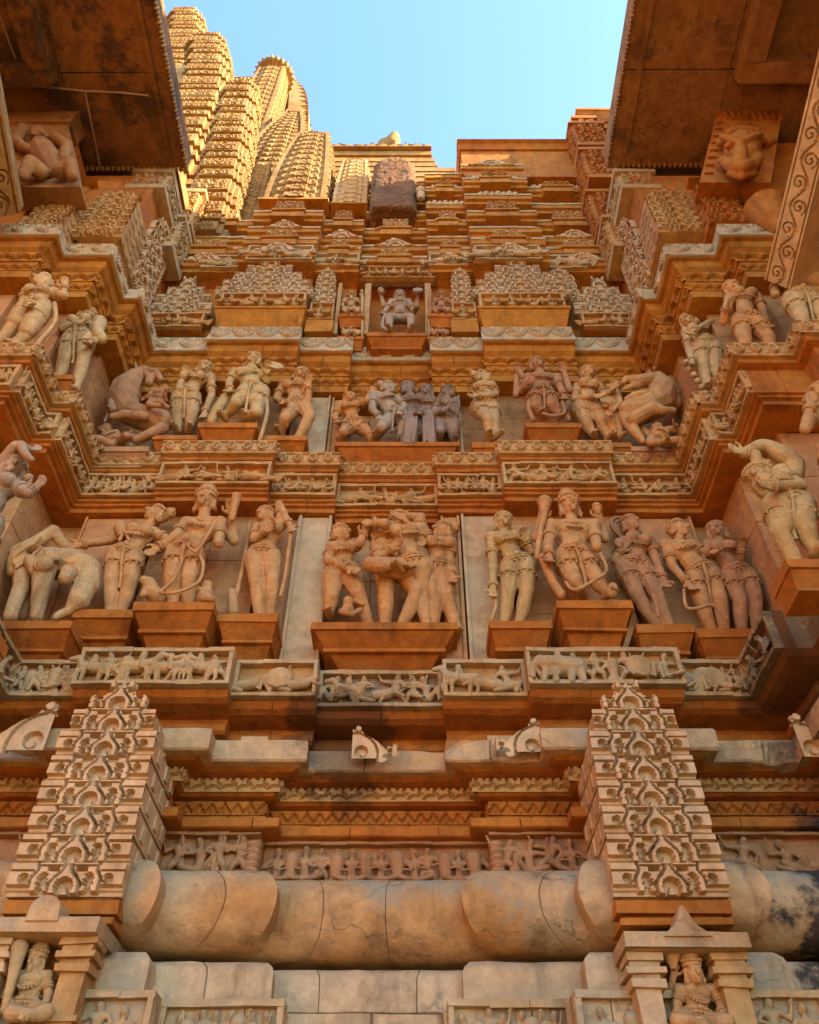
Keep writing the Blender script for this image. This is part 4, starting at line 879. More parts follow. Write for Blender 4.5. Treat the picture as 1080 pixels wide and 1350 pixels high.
spire(290, 345, 277, 4.40, 1.7, 13, 'low corner spire tucked left of the nearest curved spire', .6, 1.8, top=False, ext=1)
spire(437, 484, 268, 4.25, 1.5, 11, 'small dark grey spire between the nearest golden spire and the rounded slab', .8, 2., 'friezeo', top=False)
spire(302, 408, 206, 5.1, 3.6, 14, 'second golden spire rising behind the nearest curved spire', .3, 2.6, top=False, ext=4)
spire(292, 350, 172, 5.5, 4.3, 15, 'slim golden spire with a wide ribbed disc left of the tall one', .75, 2., ext=5)
def turret(px0, px1, py, Y, n, h, label, lean=0., w1=1., down=0):
    """corner turret of stacked, overhanging courses; every course stepped three times towards its corner"""
    a, b = P(px0, py, Y), P(px1, py, Y); w = b[0] - a[0]; c = (a[0] + b[0]) / 2; z = a[2]
    o = thing('corner_turret', label, 'tower', (c, Y + w / 2, z), 'stacked corner turrets')
    z -= down * h * 1.0
    for k in range(-down, n):
        s = 1 - (1 - w1) * max(k, 0) / n; hw = w * .5 * s; cy = Y + w / 2; x = c - lean * (max(k, 0) / n) ** 1.5; mb = MB(); hh = h * (.8 + .4 * ((k * 7) % 5) / 4)
        for m, (f, g) in enumerate(((1., .62), (.86, .84), (.70, 1.0))):
            q = hw * g; r = hw * f
            for sx, sy in ((q, r), (r, q)):
                if m == 1 and sx == r: continue
                j_ = .0015 * m; mb.box(x - sx, x + sx, cy - sy, cy + sy, z + j_, z + hh * .40 + j_); mb.box(x - sx * .84, x + sx * .84, cy - sy * .84, cy + sy * .84, z + hh * .40, z + hh * .62); mb.box(x - sx * .97, x + sx * .97, cy - sy * .97, cy + sy * .97, z + hh * .62, z + hh * .82 + j_); mb.box(x - sx * .88, x + sx * .88, cy - sy * .88, cy + sy * .88, z + hh * .82, z + hh + .01)
        part('course', mb, 'tower', o)
        fn = lambda X, Y_: gav((X - hw * .6) / (hh * .2), Y_ / (hh * .2), True)
        for n_, u_ in ((A(0, -1, 0), A(1, 0, 0)), (A(1, 0, 0), A(0, 1, 0))):
            for za, zb_, g in ((.04, .36, 1.), (.64, .80, .97)): mb = MB(); field(mb, A(x, cy, z + hh * za) + n_ * (hw * g + .003) - u_ * hw * .58, u_, (0, 0, 1), n_, hw * 1.16, hh * (zb_ - za), fn, .016, .013, back=.02); part('carved_band', mb, 'tower', o)
        z += hh
    return z
turret(218, 296, 302, 3.98, 9, .60, 'sunlit corner turret of stacked layers beside the left eave', .35, .85)
turret(208, 292, 140, 5.2, 7, .86, 'upper sunlit turret above the corner turret', .9, .7, 7)
turret(196, 262, 64, 6.4, 6, .9, 'highest golden turret just clearing the left eave', 1.0, .7, 9)
mb = MB(); mb.box(-9, -4.4, 5.4, 9, 9, 19.5); mb.box(-9, -3.6, 5.9, 9, 9, 16); part('tower_core', mb, 'tower', T)
spire(0, 0, 0, 6.0, 19.6, 36, 'great curving main tower against the open sky', .12, 3.4, x=(A(-6.5, 6.0, 8.), A(-1.95, 6.0, 8.)), nx=90, ky=9)
mb = MB(); mb.box(-9, 9, 4.75, 12, GROUND, 7.9); mb.box(-8.5, -.9, 4.9, 12, 7.9, 9.6); mb.box(-.9, 3.0, 4.6, 9, 7.9, 10.7); part('inner_core', mb, 'orange', T)
# ribbed drum beside the spires
c = P(315, 214, 4.75); mb = MB(); mb.lathe(c, [(.02, -.02), (.22, 0), (.235, .05), (.19, .07), (.2, .1), (.17, .14), (.17, .5)], 24, (.35, .9, .25)); single('stone_drum', 'round drum end poking out left of the golden spires', 'stone drum', mb, 'tower', smooth=40)
# ================================================================== the two wings above the statues
def wing(sx, words):
    X = lambda u: XC + sx * u
    W_ = thing('balcony', words[0], 'balcony', (X(2.9), 2.4, 6.4))
    def bx(mb, u0, u1, y0, y1, z0, z1): a, b = sorted((X(u0), X(u1))); mb.box(a, b, y0, y1, z0, z1)
    mb = MB(); bx(mb, 2.36, 7, 3.32, 4.6, 6.42, 8.3); bx(mb, 2.62, 7, 3.2, 4.6, 6.42, 7.9); bx(mb, 2.95, 7, .4, 3.25, GROUND, 6.2) if False else None
    part('back_wall', mb, 'orange', W_)
    # stepped slabs on top of the lotus eave
    mb = MB(); bx(mb, 2.40, 3.0, 3.22, 3.4, 6.42, 6.62); bx(mb, 2.70, 7, 3.02, 3.3, 6.42, 6.70); bx(mb, 2.74, 7, 3.06, 3.3, 6.72, 6.8); bx(mb, 2.34, 2.7, 3.45, 4.1, 6.42, 6.58); part('stepped_slab', mb, 'friezeo', W_)
    ze = 8.5 if sx < 0 else 8.6; ue = 2.14 if sx < 0 else 2.22
    # the big eave, seen from beneath
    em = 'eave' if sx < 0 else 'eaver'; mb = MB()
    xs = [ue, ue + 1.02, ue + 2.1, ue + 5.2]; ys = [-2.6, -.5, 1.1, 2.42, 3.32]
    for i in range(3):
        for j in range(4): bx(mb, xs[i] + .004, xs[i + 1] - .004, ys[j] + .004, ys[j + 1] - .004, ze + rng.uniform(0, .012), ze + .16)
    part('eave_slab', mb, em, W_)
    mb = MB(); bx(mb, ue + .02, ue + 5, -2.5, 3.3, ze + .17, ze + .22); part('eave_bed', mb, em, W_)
    mb = MB(); 
    if sx < 0:
        for pts in ([(0, 20), (14, 60), (30, 100), (36, 112), (75, 116), (112, 120), (160, 122), (196, 126)], [(112, 120), (118, 150), (126, 190), (132, 222)]): 
            q = [PZ(a_, b_, ze - .002) for a_, b_ in pts]; mb.tube(q, .011, 6)
        part('mortar_seam', mb, 'mortar', W_)
    mb = MB(); n = 150
    for k in range(n):
        y = -2.4 + 5.7 * k / n; g = rng.uniform(.6, 1.15)
        mb.ell((X(ue - .008), y + .03, ze + .012), np.eye(3), (.022 * g, .017, .045 * g))
    for k in range(60): mb.ell((X(ue + 3.2 * k / 60), 3.33, ze + .01), np.eye(3), (.024, .03, .045))
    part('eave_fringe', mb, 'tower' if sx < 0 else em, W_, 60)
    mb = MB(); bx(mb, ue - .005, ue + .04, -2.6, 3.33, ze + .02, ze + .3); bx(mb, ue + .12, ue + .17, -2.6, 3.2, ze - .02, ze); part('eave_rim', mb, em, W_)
    # coffer beams under the eave
    mb = MB(); bx(mb, ue + 1.05, ue + 1.25, -2, 2.3, ze - .22, ze - .01); bx(mb, ue + 1.05, ue + 4, 2.3, 2.48, ze - .22, ze - .01); part('coffer_beam', mb, em, W_)
    # seat back beams carrying a scroll of vine
    return W_, X, bx, ze
WL = wing(-1, ['left balcony with a smoke blackened eave'])
WR = wing(1, ['right balcony with a flaking brown eave'])
# carved beam of the right wing (and its sunlit fellow on the left)
def beam(p0, p1, p2, mat, label):       # p0 lower left, p1 lower right, p2 upper left
    ux = nrm(p1 - p0); v = p2 - p0; W = np.linalg.norm(p1 - p0); H = np.linalg.norm(v); uy = v / H; n = nrm(np.cross(ux, uy))
    mb = MB(); field(mb, p0, ux, uy, n, W, H, vine(W), .02, .006, back=.03)
    o = thing('seat_back_beam', label, 'carved beam', p0); part('vine_face', mb, mat, o, 35)
    mb = MB(); f = [p0, p1, p1 + v, p2]; dn = -n * .30; mb.add([q - n * .01 for q in f] + [q + dn + ux * .08 for q in f], [(0, 1, 2, 3), (7, 6, 5, 4), (0, 4, 5, 1), (1, 5, 6, 2), (2, 6, 7, 3), (3, 7, 4, 0)]); part('beam_body', mb, mat, o)
    return o
beam(P(1009, 368, 2.80), P(1043, 381, 2.80), PZ(1092, 20, P(1009, 368, 2.80)[2] + .5), 'lattice', 'long leaning beam with a vine scroll at the right edge under the balcony')
beam(P(-16, 290, 2.75), P(27, 280, 2.75), PZ(-66, 40, P(-16, 290, 2.75)[2] + .35), 'tower', 'slanting beam with a leaf row at the left edge under the balcony')
# back rest face right of the beam
a, b = P(1052, 330, 2.86), P(1110, 350, 2.86); mb = MB(); field(mb, A(a[0], 2.80, a[2] - .3), (1, 0, 0), (0, .15, 1), (0, -1, .15), .7, .9, lambda X, Y: np.where(np.sin(np.hypot(X % .3 - .15, Y % .3 - .15) * 90) > .3, .2, 1.), .02, .008, back=.1)
a = P(1045, 365, 2.8); mb.tube([A(a[0] + .02, 2.82, a[2] - .02), A(a[0] + .8, 2.82, a[2] - .10)], .07, 14); mb.tube([A(a[0] + .02, 2.84, a[2] - .14), A(a[0] + .8, 2.84, a[2] - .22)], .05, 14); single('seat_back', 'carved seat back panel with a round rail right of the vine beam', 'seat back', mb, 'friezeo', smooth=40)
# miniature shrines on the wings
for (x0, x1, y0, y1, Y, d, r, lb, mt) in ((95, 160, 312, 256, 3.12, .4, 7, 'red brown lattice shrine with ribbed sides under the left eave', 'friezeo'), (30, 84, 300, 258, 2.98, .4, 6, 'shadowed lattice shrine beside the dwarf bracket', 'friezeo'), (868, 936, 306, 254, 3.12, .4, 7, 'orange lattice shrine with ribbed sides under the right eave', 'friezeo'), (936, 990, 292, 246, 2.98, .4, 6, 'dim ribbed shrine beneath the lion face bracket', 'orange')):
    a, b = P(x0, y0, Y), P(x1, y0, Y); shrine(a[0], b[0], a[2], Zf(y1, Y), Y, Y + d, r, lb, 'ribbed shrines on the wings', mt, gable=.8, base=False, res=.008)
for sx, (y0, y1), lb in ((-1, (3.5, 3.95), 'lattice shrine facing the recess above the left inner corner'), (1, (3.5, 3.95), 'lattice shrine facing the recess above the right inner corner')):
    xx = XC + sx * 2.30
    shrine(y0, y1, 6.62, 7.95, xx, xx + .4, 7, lb, 'ribbed shrines on the wings', 'lattice', gable=.8, base=False, res=.008, nrmv=(-sx, 0, 0))
# carved corner blocks stepping up between wing and roof
kk = 0
for sx in (-1, 1):
    for (u0, u1, y0, y1, z0, z1) in ((2.28, 2.62, 3.34, 3.75, 8.0, 8.45), (2.2, 2.45, 3.75, 4.1, 7.6, 8.3), (2.2, 2.5, 3.9, 4.4, 8.4, 9.3)) + (((2.25, 2.6, 3.8, 4.3, 9.4, 10.3), (2.26, 2.65, 3.8, 4.3, 10.4, 11.2), (2.36, 2.62, 3.85, 4.3, 11.2, 11.55)) if sx > 0 else ()):
        a, b = sorted((XC + sx * u0, XC + sx * u1)); mb = MB(); mb.box(a, b, y0, y1, z0, z1); mb.box(a - .04, b + .04, y0 - .04, y1, z1 - .08, z1 - .004); mb.box(a - .03, b + .03, y0 - .03, y1, z0 + .0, z0 + .09)
        fr_ = lambda X, Y: np.where(np.sin(X * 60 + 3 * np.sin(Y * 30)) * np.sin(Y * 55 + 2 * np.sin(X * 25)) > .05, 1., .1)
        field(mb, A(a + .02, y0 - .002, z0 + .1), (1, 0, 0), (0, 0, 1), (0, -1, 0), b - a - .04, z1 - z0 - .2, fr_, .035, .008)
        field(mb, A(XC + sx * u0 - sx * .002, y0 if sx < 0 else y1, z0 + .1), (0, -sx, 0), (0, 0, 1), (-sx, 0, 0), y1 - y0, z1 - z0 - .2, fr_, .035, .008)
        single('carved_block', ('pale foliage block by the fringe of the left eave', 'foliage block low in the left corner of the roof', 'foliage block high in the left corner below the sunlit turret', 'pale foliage block by the rim of the right eave', 'foliage block low in the right corner of the roof', 'foliage block above the low right corner block', 'third foliage block of the right corner stack', 'wide foliage block below the pot on the right corner stack', 'topmost foliage block of the right corner stack')[kk], 'carved block', mb, ('frieze', 'frieze', 'friezeo', 'frieze', 'friezeo', 'orange', 'orange', 'orange', 'orange')[kk], 'carved blocks in the roof corners'); kk += 1
mb = MB(); q = XC + 2.66; mb.frus((q - .12, q + .3, 3.95, 4.4), 11.5, (q - .10, q + .3, 3.97, 4.4), 11.72); mb.frus((q - .12, q + .3, 3.95, 4.4), 11.72, (q - .2, q + .3, 3.86, 4.4), 11.9); mb.box(q - .21, q + .3, 3.85, 4.4, 11.9, 11.98); single('stone_capital', 'flaring plain capital topping the right corner stack beside the eave rim', 'capital', mb, 'orange')
# brackets below the eaves
a, b = P(-5, 240, 2.75), P(103, 240, 2.75); zt = Zf(152, 2.75); o = thing('dwarf_bracket', 'dwarf straining beneath the blackened left eave on a thick round cornered block', 'bracket', P(50, 240, 2.9))
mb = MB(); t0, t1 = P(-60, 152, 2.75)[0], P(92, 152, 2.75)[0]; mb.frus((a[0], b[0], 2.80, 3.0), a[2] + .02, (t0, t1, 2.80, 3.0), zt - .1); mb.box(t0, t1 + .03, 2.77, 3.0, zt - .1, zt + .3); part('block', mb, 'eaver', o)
V, Fc = remesh(blob('55,198,-.02,.12 62,212,-.02,.13 70,226,-.02,.10;50,178,-.05,.085;30,170,-.02,.06 20,186,-.06,.055 34,196,-.08,.045;70,180,0,.06 88,192,-.06,.055 84,210,-.08,.045;52,226,-.08,.075 40,214,-.14,.065 30,232,-.1,.05;80,226,-.08,.07 92,216,-.12,.06 95,232,-.1,.05;42,176,-.1,.022;56,175,-.1,.022;50,182,-.12,.025', 2.8), .011); part('dwarf', (V, Fc), 'eaver', o, 180)
a, b = P(925, 236, 2.78), P(1020, 236, 2.78); zt = Zf(142, 2.78); o = thing('lion_face_bracket', 'broad lion face with a long nose carved on the bracket under the right eave', 'bracket', P(972, 236, 2.9))
t0, t1 = P(946, 142, 2.78)[0], P(1030, 142, 2.78)[0]; mb = MB(); mb.frus((a[0], b[0], 2.82, 3.0), a[2] + .03, (t0, t1, 2.82, 3.0), zt - .05); mb.box(t0 - .02, t1 + .03, 2.79, 3.0, zt - .05, zt); mb.box(t0, t1, 2.9, 3.0, zt, zt + .4)
for q in range(9): f = q / 8; x = (t0 + .05) * (1 - f) + (t1 - .05) * f; mb.box(x - .014, x + .014, 2.785, 2.83, zt - .15, zt - .06); mb.box(x - .02, x + .005, 2.79, 2.83, zt - .22, zt - .17)
for q in range(8): f = .12 + .8 * q / 8; x = a[0] * (1 - f) + t0 * f; z = a[2] + (zt - a[2]) * f; mb.box(x + .01, x + .08, 2.795, 2.84, z - .022, z + .022)
part('block', mb, 'orange', o)
V, Fc = remesh(blob('978,196,.0,.17 978,212,.0,.15;976,188,-.1,.05 976,206,-.14,.06 975,216,-.12,.05;958,184,-.08,.05 950,188,-.04,.04;996,182,-.08,.05 1006,186,-.04,.04;960,192,-.11,.032;992,190,-.11,.032;954,212,-.05,.05 964,219,-.1,.055 978,221,-.13,.06 992,218,-.1,.055 1000,208,-.05,.05;962,230,-.06,.03 978,233,-.08,.035 994,229,-.06,.03;952,180,-.12,.03 964,184,-.15,.032 976,188,-.16,.03 990,182,-.15,.032 1003,177,-.12,.03;1010,190,.0,.05 1020,186,.02,.03;962,176,-.05,.05 978,172,-.06,.05 996,174,-.05,.05', 2.8), .011); part('lion_face', (V, Fc), 'orange', o, 180)
mb = MB(); a = P(1022, 250, 2.7); mb.lathe(A(a[0], 2.9, a[2] - .35), [(.07 + .010 * (q % 2) + .006 * q, q * .03) for q in range(16)], 22); single('ribbed_capital', 'ribbed round capital right of the lion face bracket', 'capital', mb, 'orange', smooth=40)
# roofs over the wings (they keep the recess in shade)
def roof(label, x0, x1, y0, y1, z, n, dz, ins):
    o = thing('balcony_roof', label, 'roof', ((x0 + x1) / 2, (y0 + y1) / 2, z))
    for k in range(n):
        mb = MB(); i = ins * k; mb.box(x0 + i, x1 - i, y0 + i * .8, y1 - i * .8, z + k * dz, z + k * dz + dz * .6); mb.box(x0 + i + .15, x1 - i - .15, y0 + i * .8 + .15, y1 - i * .8 - .15, z + k * dz + dz * .6, z + (k + 1) * dz - .003); part('roof_tier', mb, 'tower', o)
    mb = MB(); c = ((x0 + x1) / 2, (y0 + y1) / 2, z + n * dz); mb.lathe(c, [(.5, 0), (.8, .3), (.7, .6), (.3, .75), (.4, .95), (.1, 1.3)], 24); part('ribbed_disc', mb, 'tower', o, 50)
roof('stepped pyramid roof over the right balcony', 2.25, 8.6, -1.6, 9.0, 8.84, 7, .50, .32)
roof('low stepped roof over the left balcony', -8.6, -2.45, -1.6, 4.6, 8.74, 3, .3, .5)
for sx in (-1, 1): a, b = sorted((XC + sx * 3.1, XC + sx * 8.2)); mb = MB(); mb.box(a, b, 3.0, 9, GROUND, 8.3); part('hall_core', mb, 'orange', T)
# balcony posts and parapet nearer the viewer (outside the frame, they carry the eaves), plus an added sun-blocking wall
for o, X, bx, ze in (WL, WR):
    for y in (-1.2, 1.2):
        mb = MB(); bx(mb, 3.9, 4.25, y - .17, y + .17, 5.2, ze - .2); bx(mb, 3.8, 4.35, y - .27, y + .27, ze - .45, ze - .2); part('pillar', mb, 'orange', o)
    mb = MB(); bx(mb, 3.7, 8, -1.6, 2.9, GROUND, 5.2); part('podium', mb, 'orange', o)
    mb = MB(); bx(mb, 4.6, 8, -1.5, 2.9, 5.2, ze - .02); part('sun_block_wall', mb, 'orange', o)  # solid mass added inside the unseen balcony to stop the sun
# ================================================================== ground, sky, sun, camera
mb = MB(); mb.box(-400, 400, -400, 400, GROUND - .5, GROUND - .05, 0); g = single('ground', 'sandy paved ground before the temple', 'ground', mb, 'ground', loc=(0, 0, GROUND)); g['kind'] = 'structure'
w = bpy.data.worlds.new('World'); scene.world = w; w.use_nodes = True; nt = w.node_tree
sky = N(nt, 'ShaderNodeTexSky', sky_type='NISHITA'); sky.sun_disc = False
EL, AZ = R(27), R(-16)           # height of the sun; its bearing from +X towards the temple (+Y)
sky.sun_elevation = EL; sky.sun_rotation = R(90) - AZ; sky.air_density = 1.0; sky.dust_density = .7; sky.ozone_density = 4.2
nt.links.new(sky.outputs[0], nt.nodes['Background'].inputs[0]); nt.nodes['Background'].inputs[1].default_value = .15
sd = bpy.data.lights.new('sun', 'SUN'); sd.energy = 3.6; sd.angle = R(.5); sd.color = (1, .86, .66)
so = bpy.data.objects.new('sun', sd); COL.objects.link(so); so.location = (20, -8, 20)
so.rotation_euler = Vector((-math.cos(EL) * math.cos(AZ), -math.cos(EL) * math.sin(AZ), -math.sin(EL))).to_track_quat('-Z', 'Y').to_euler()
cd = bpy.data.cameras.new('camera'); cd.sensor_fit = 'HORIZONTAL'; cd.sensor_width = 36; cd.lens = 36; cd.clip_start = .05; cd.clip_end = 1000
co = bpy.data.objects.new('camera', cd); COL.objects.link(co); co.rotation_euler = (R(90) + PITCH, 0, 0); scene.camera = co
scene.view_settings.view_transform = 'Standard'; scene.view_settings.look = 'None'; scene.view_settings.exposure = 2.58; scene.view_settings.gamma = 1
scene.cycles.use_denoising = True; scene.cycles.max_bounces = 8; scene.cycles.diffuse_bounces = 2; scene.cycles.glossy_bounces = 2; scene.cycles.caustics_reflective = False
# ================================================================== STATUES
YM, YD, YE = 3.72, 3.83, 3.90          # lower storey: before the main, the side and the middle projections
UM, UD, UE = 3.84, 3.94, 4.02          # upper storey
def bud(spec, r):
    def fn(mb, J, S, Y):
        p = path(spec, Y); mb.lathe(p[0], [(r * .3, 0), (r * .5, r * .5), (r, r * 1.3), (r * .9, r * 2), (r * .75, r * 2.4), (r * .2, r * 2.3)], 14, p[1] - p[0])
    return fn
def lump(spec):
    def fn(mb, J, S, Y): mb.add(*remesh(blob(spec, Y), .008))
    return fn
# --- lower row
o = thing('lion_beast_statue', 'broken rearing lion beast with stumped limbs and a bent rider beside the left inner corner', 'statue', P(50, 820, 3.7) )
V, Fc = remesh(blob('62,742,.02,0.101 92,745,-.02,0.105 112,752,-.04,0.097 114,772,-.05,0.076;112,770,-.05,0.071 104,792,-.1,0.066 90,806,-.1,0.029 74,813,-.12,0.025;58,752,-.1,0.071 54,778,-.12,0.052 48,813,-.1,0.040;33,742,-.05,0.063 28,775,-.06,0.052 14,812,-.06,0.044;92,755,-.12,0.052 86,762,-.17,0.042;58,748,-.14,0.059 58,745,-.18,0.046;40,770,.02,0.042 30,812,.02,0.034;70,700,-.03,0.042 52,712,-.06,0.040 36,722,-.06,0.050 22,728,-.05,0.046;70,700,-.03,0.042 82,716,0,0.035 90,725,0,0.029;24,738,-.05,0.063 20,752,-.04,0.050;66,728,-.13,0.018 70,738,-.15,0.015;61,726,-.13,0.015 64,739,-.15,0.012;74,728,-.13,0.015 76,738,-.15,0.012;40,740,-.12,0.042 44,752,-.13,0.029', 3.79), VOX)
part('body', (worn(V), Fc), 'tan', o, 180)
for q, (x, y, dy, r) in enumerate(((92, 757, -.17, .05), (58, 746, -.20, .056), (30, 742, -.12, .055))):
    mb = MB(); mb.lathe(P(x, y, 3.79 + dy + .05), [(r * 1.05, 0), (r, .035), (r * .9, .05), (r * .2, .046)], 14, (.25, -1, -.35)); part('broken_stump', mb, 'tan', o, 40)
mb = MB(); line('18,735,-.12 30,724,-.14 44,716,-.13 50,708,-.1', .016)(mb, 0, 0, 3.79); line('22,748,-.12 40,735,-.13 54,722,-.13', .010)(mb, 0, 0, 3.79); part('harness', mb, 'tan', o, 50)
mb = MB(); a, b = P(-12, 818, 3.6), P(97, 818, 3.6); pedestal(mb, a[0], b[0], 3.6, 3.97, a[2], 2); part('pedestal', mb, 'orange', o)
statue('pink attendant woman stretching an arm toward the lion beast, tall lotus raised', 'H207,680 C186,708 P166,735 RS170,702 RE147,712 RH104,719 LS203,703 LE222,712 LH212,724 RK146,766 RF144,803 LK172,766 LF160,803', YD, 'pink', .98, 'f', -.7, ped=(98, 178, 804, 3.7, 4.05), head='curl',
       props=[('lotus', bud('158,706,-.06 160,680,-.06', .045)), ('stem', line('158,712,-.05 164,700,-.06 170,712,-.06', .012))])
statue('tall crowned god with two left arms, garland below the knees, left of the middle group', 'H271,663 C264,702 P245,731 RS246,690 RE231,708,-.05 RH209,722 LS291,690 LE288,716,-.05 YE309,714 YH305,676 RK227,762 RF226,791 LK249,762 LF248,791', YM, 'pink', 1.06, 'm', -.1, .05, ped=(177, 284, 794, 3.6, 3.95), head='crown',
       props=[('club', line('306,684,-.06 309,668,-.06 312,655,-.06', [.02, .026, .034])), ('garland', line('240,740,-.08 228,765,-.1 212,781,-.13 236,780,-.17 262,767,-.14 268,745,-.1 262,730,-.09', .010)), ('sacred_thread', line('284,688,-.09 270,712,-.13 258,728,-.12 247,718,-.13', .009)),
              ('kneeling_attendant', lump('273,772,-.05,.035;272,782,-.05,.04 270,790,-.06,.05;270,788,-.1,.03 280,790,-.12,.022;262,776,-.1,.016 272,780,-.08,.02')),
              ('crouching_lion', lump('196,769,-.05,.042 200,780,-.05,.05 208,788,-.03,.05;190,765,-.08,.03;188,785,-.08,.02 192,778,-.06,.025'))])
statue('slender bare woman with one arm bent over her head under a tree', 'H350,681 C357,705 P347,734 RS338,697 RE335,711,-.05 RH352,698,-.1 LS371,692 LE368,665 LH383,694 RK338,769 RF340,803 LK359,766 LF356,803', YD, 'pink', .92, 'f', -.5, .1, ped=(288, 367, 809, 3.7, 4.05), head='knot', sash=False, loops=False,
       props=[('trailing_scarf', line('384,700,-.05 380,730,-.04 376,760,-.04 370,785,-.05', .012)), ('creeper', line('330,690,.03 322,740,.03 310,790,.02', .016)), ('child_attendant', line('308,806,-.02 307,792,-.03 306,782,-.03', [.035, .03, .03]))])
# the middle group of four
o, J = statue('embracing couple with two women attendants on the wide lower pedestal', 'H500,706 C514,724 P520,754 RS497,722 RE500,738,-.1 RH517,722,-.15 LS533,716 LE548,738 LH538,745,-.12 RK509,782 RF508,813 LK551,780 LF537,813', YE, 'pink', 1.06, 'm', .5, ped=(411, 604, 820, 3.78, 4.15, 3), head='knot', sash=False, loops=False)
addon(o, 0, 'H527,688 C533,708 P545,748 RS519,702 RE507,690,-.1 RH494,690,-.06 LS551,700 LE555,682 LH530,680 RK488,744,-.12 RF528,752,-.1 LK556,784,.05 LF560,813,.05', YE - .06, 'pink', 1.02, 'f', -1.0, head='bun', sash=False, loops=False)
addon(o, 0, 'H449,706 C452,731 P451,758 RS438,722 RE432,738,-.06 RH462,750,-.1 LS463,722 LE474,716,-.05 LH480,703 RK437,786 RF434,813 LK472,782 LF481,813', YE, 'pink', 1.0, 'f', .8, head='knot', sash=False, loops=False)
addon(o, 0, 'H584,702 C580,724 P577,754 RS566,716 RE558,694,-.06 RH556,708 LS594,716 LE592,738 LH596,760 RK575,784 RF573,813 LK588,784 LF596,813', YE, 'pink', 1.0, 'f', -.8, head='curl', sash=False, loops=False)
V, Fc = remesh(blob('459,793,-.08,.035;458,804,-.06,.04;450,806,-.1,.02 464,810,-.12,.02 476,804,-.08,.018;468,792,-.06,.018 478,796,-.06,.016', YE), .008); part('seated_child', (V, Fc), 'pink', o, 180)
statue('yellow stained young woman with a long straight arm beside the plain wall panel', 'H664,689 C668,717 P683,747 RS647,709 RE650,745 RH650,778 LS684,708 LE701,727 LH694,711 RK670,781 RF666,814 LK694,780 LF688,814', YD, 'yellow', .95, 'f', .1, ped=(645, 727, 818, 3.7, 4.05, 1), head='knot',
       props=[('flower', bud('695,712,-.06 697,700,-.06', .03)), ('scarf', line('650,782,-.06 654,798,-.05 649,815,-.04 648,830,.02', .012))])
statue('crowned god with mace and lotus bud and a garland at his knees', 'H751,670 C756,707 P756,736 RS727,693 RE723,718,-.05 RH724,734,-.1 LS783,693 LE787,722,-.05 XE707,709 XH714,682 YE797,710 YH790,682 RK757,766 RF770,789 LK786,762 LF801,788', YM, 'pink', 1.05, 'm', .1, .05, ped=(733, 833, 792, 3.6, 3.95), head='crown', fat=1.05,
       props=[('mace', line('708,735,-.02 712,705,-.03 717,680,-.04 718,662,-.04', [.018, .02, .022, .05])), ('lotus_bud', bud('789,678,-.02 784,655,-.02', .036)), ('long_staff', line('716,735,-.05 728,765,-.06 740,784,-.06', [.03, .028, .03])), ('garland', line('746,768,-.1 758,778,-.16 782,766,-.19 800,752,-.14 792,730,-.1', .010)), ('foot_attendant', line('806,782,-.05 808,774,-.06', [.035, .028]))])
statue('haloed dancer in red stone holding a flower at her shoulder', 'H831,693 C840,719 P837,750 RS822,715 RE811,738,-.02 RH820,725 LS856,713 LE864,737 LH876,766 RK839,781 RF861,816 LK865,782 LF879,816', YD, 'red', .95, 'f', .35, ped=(838, 914, 823, 3.7, 4.05), head='halo',
       props=[('flower', bud('818,722,-.08 812,708,-.06', .03)), ('scarf', line('852,760,-.1 862,785,-.1 868,812,-.08', .010))])
o, J = statue('pointed cap man with his arm round the woman who holds a flower', 'H893,699 C902,728 P925,757 RS878,719 RE887,747 RH908,770 LS913,719 LE926,728 LH938,728 RK926,795 RF936,824 LK949,789 LF955,822', YD, 'pink', .96, 'm', .75, ped=(917, 1034, 829, 3.7, 4.05), head='cone', props=[('garland', line('902,778,-.1 905,800,-.12 920,802,-.14 940,798,-.12 958,816,-.1', .010))])
addon(o, 0, 'H945,701 C951,729 P972,760 RS934,719 RE929,736 LS965,720 LE976,738 LH978,724 RK976,792 RF979,823 LK996,786 LF999,822', YD, 'red', .93, 'f', -.3, head='curl')
# --- upper row
o = thing('lion_beast_statue', 'arched lion beast with a rider and a crouching warrior beneath, in the upper left corner', 'statue', P(160, 590, 3.9))
V, Fc = remesh(blob('198,500,-.06,.03 190,488,-.03,.045 178,499,-.02,.085 166,514,-.03,.125 160,530,-.04,.13 172,545,-.04,.10 196,553,-.05,.105 211,556,-.04,.10;188,488,-.03,.03 205,490,-.08,.032 212,500,-.1,.024;200,497,-.08,.04 196,505,-.08,.035;190,549,-.14,.04 165,546,-.17,.035 148,549,-.18,.026;214,565,-.08,.05 196,572,-.12,.035 178,580,-.12,.03;212,568,-.02,.03 192,578,0,.025 172,588,0,.02;180,486,-.02,.014 178,478,-.02,.010', UD - .02), VOX); part('body', (V, Fc), 'red', o, 180)
for sp, s_, h_ in (('H217,514 C209,518 P206,528 RS203,514 RE197,520,-.06 RH192,524 LS214,520 LE219,528 LH216,520 RK196,533,-.1 RF216,537,-.1 LK210,530 LF224,540', .5, 'bun'), ('H141,566 C146,576 P152,584 RS138,574 RE132,580 RH134,590 LS153,570 LE160,580 LH170,572 RK128,578,-.1 RF120,588 LK166,574,-.1 LF176,580', .58, 'bun')):
    J = joints(sp, UD - .12); b = part('rider' if s_ == .5 else 'crouching_warrior', remesh(body(J, s_, 'm', .6), .007), 'red', o, 180); dress(b, J, s_, 'm', .6, 0, 'red', sash=False, loops=False)
V, Fc = remesh(blob('146,530,-.08,.03 148,540,-.08,.035;143,536,-.12,.015;142,545,-.06,.012 138,556,-.04,.012', UD - .05), .007); part('bird_finial', (V, Fc), 'greyst', o, 180)
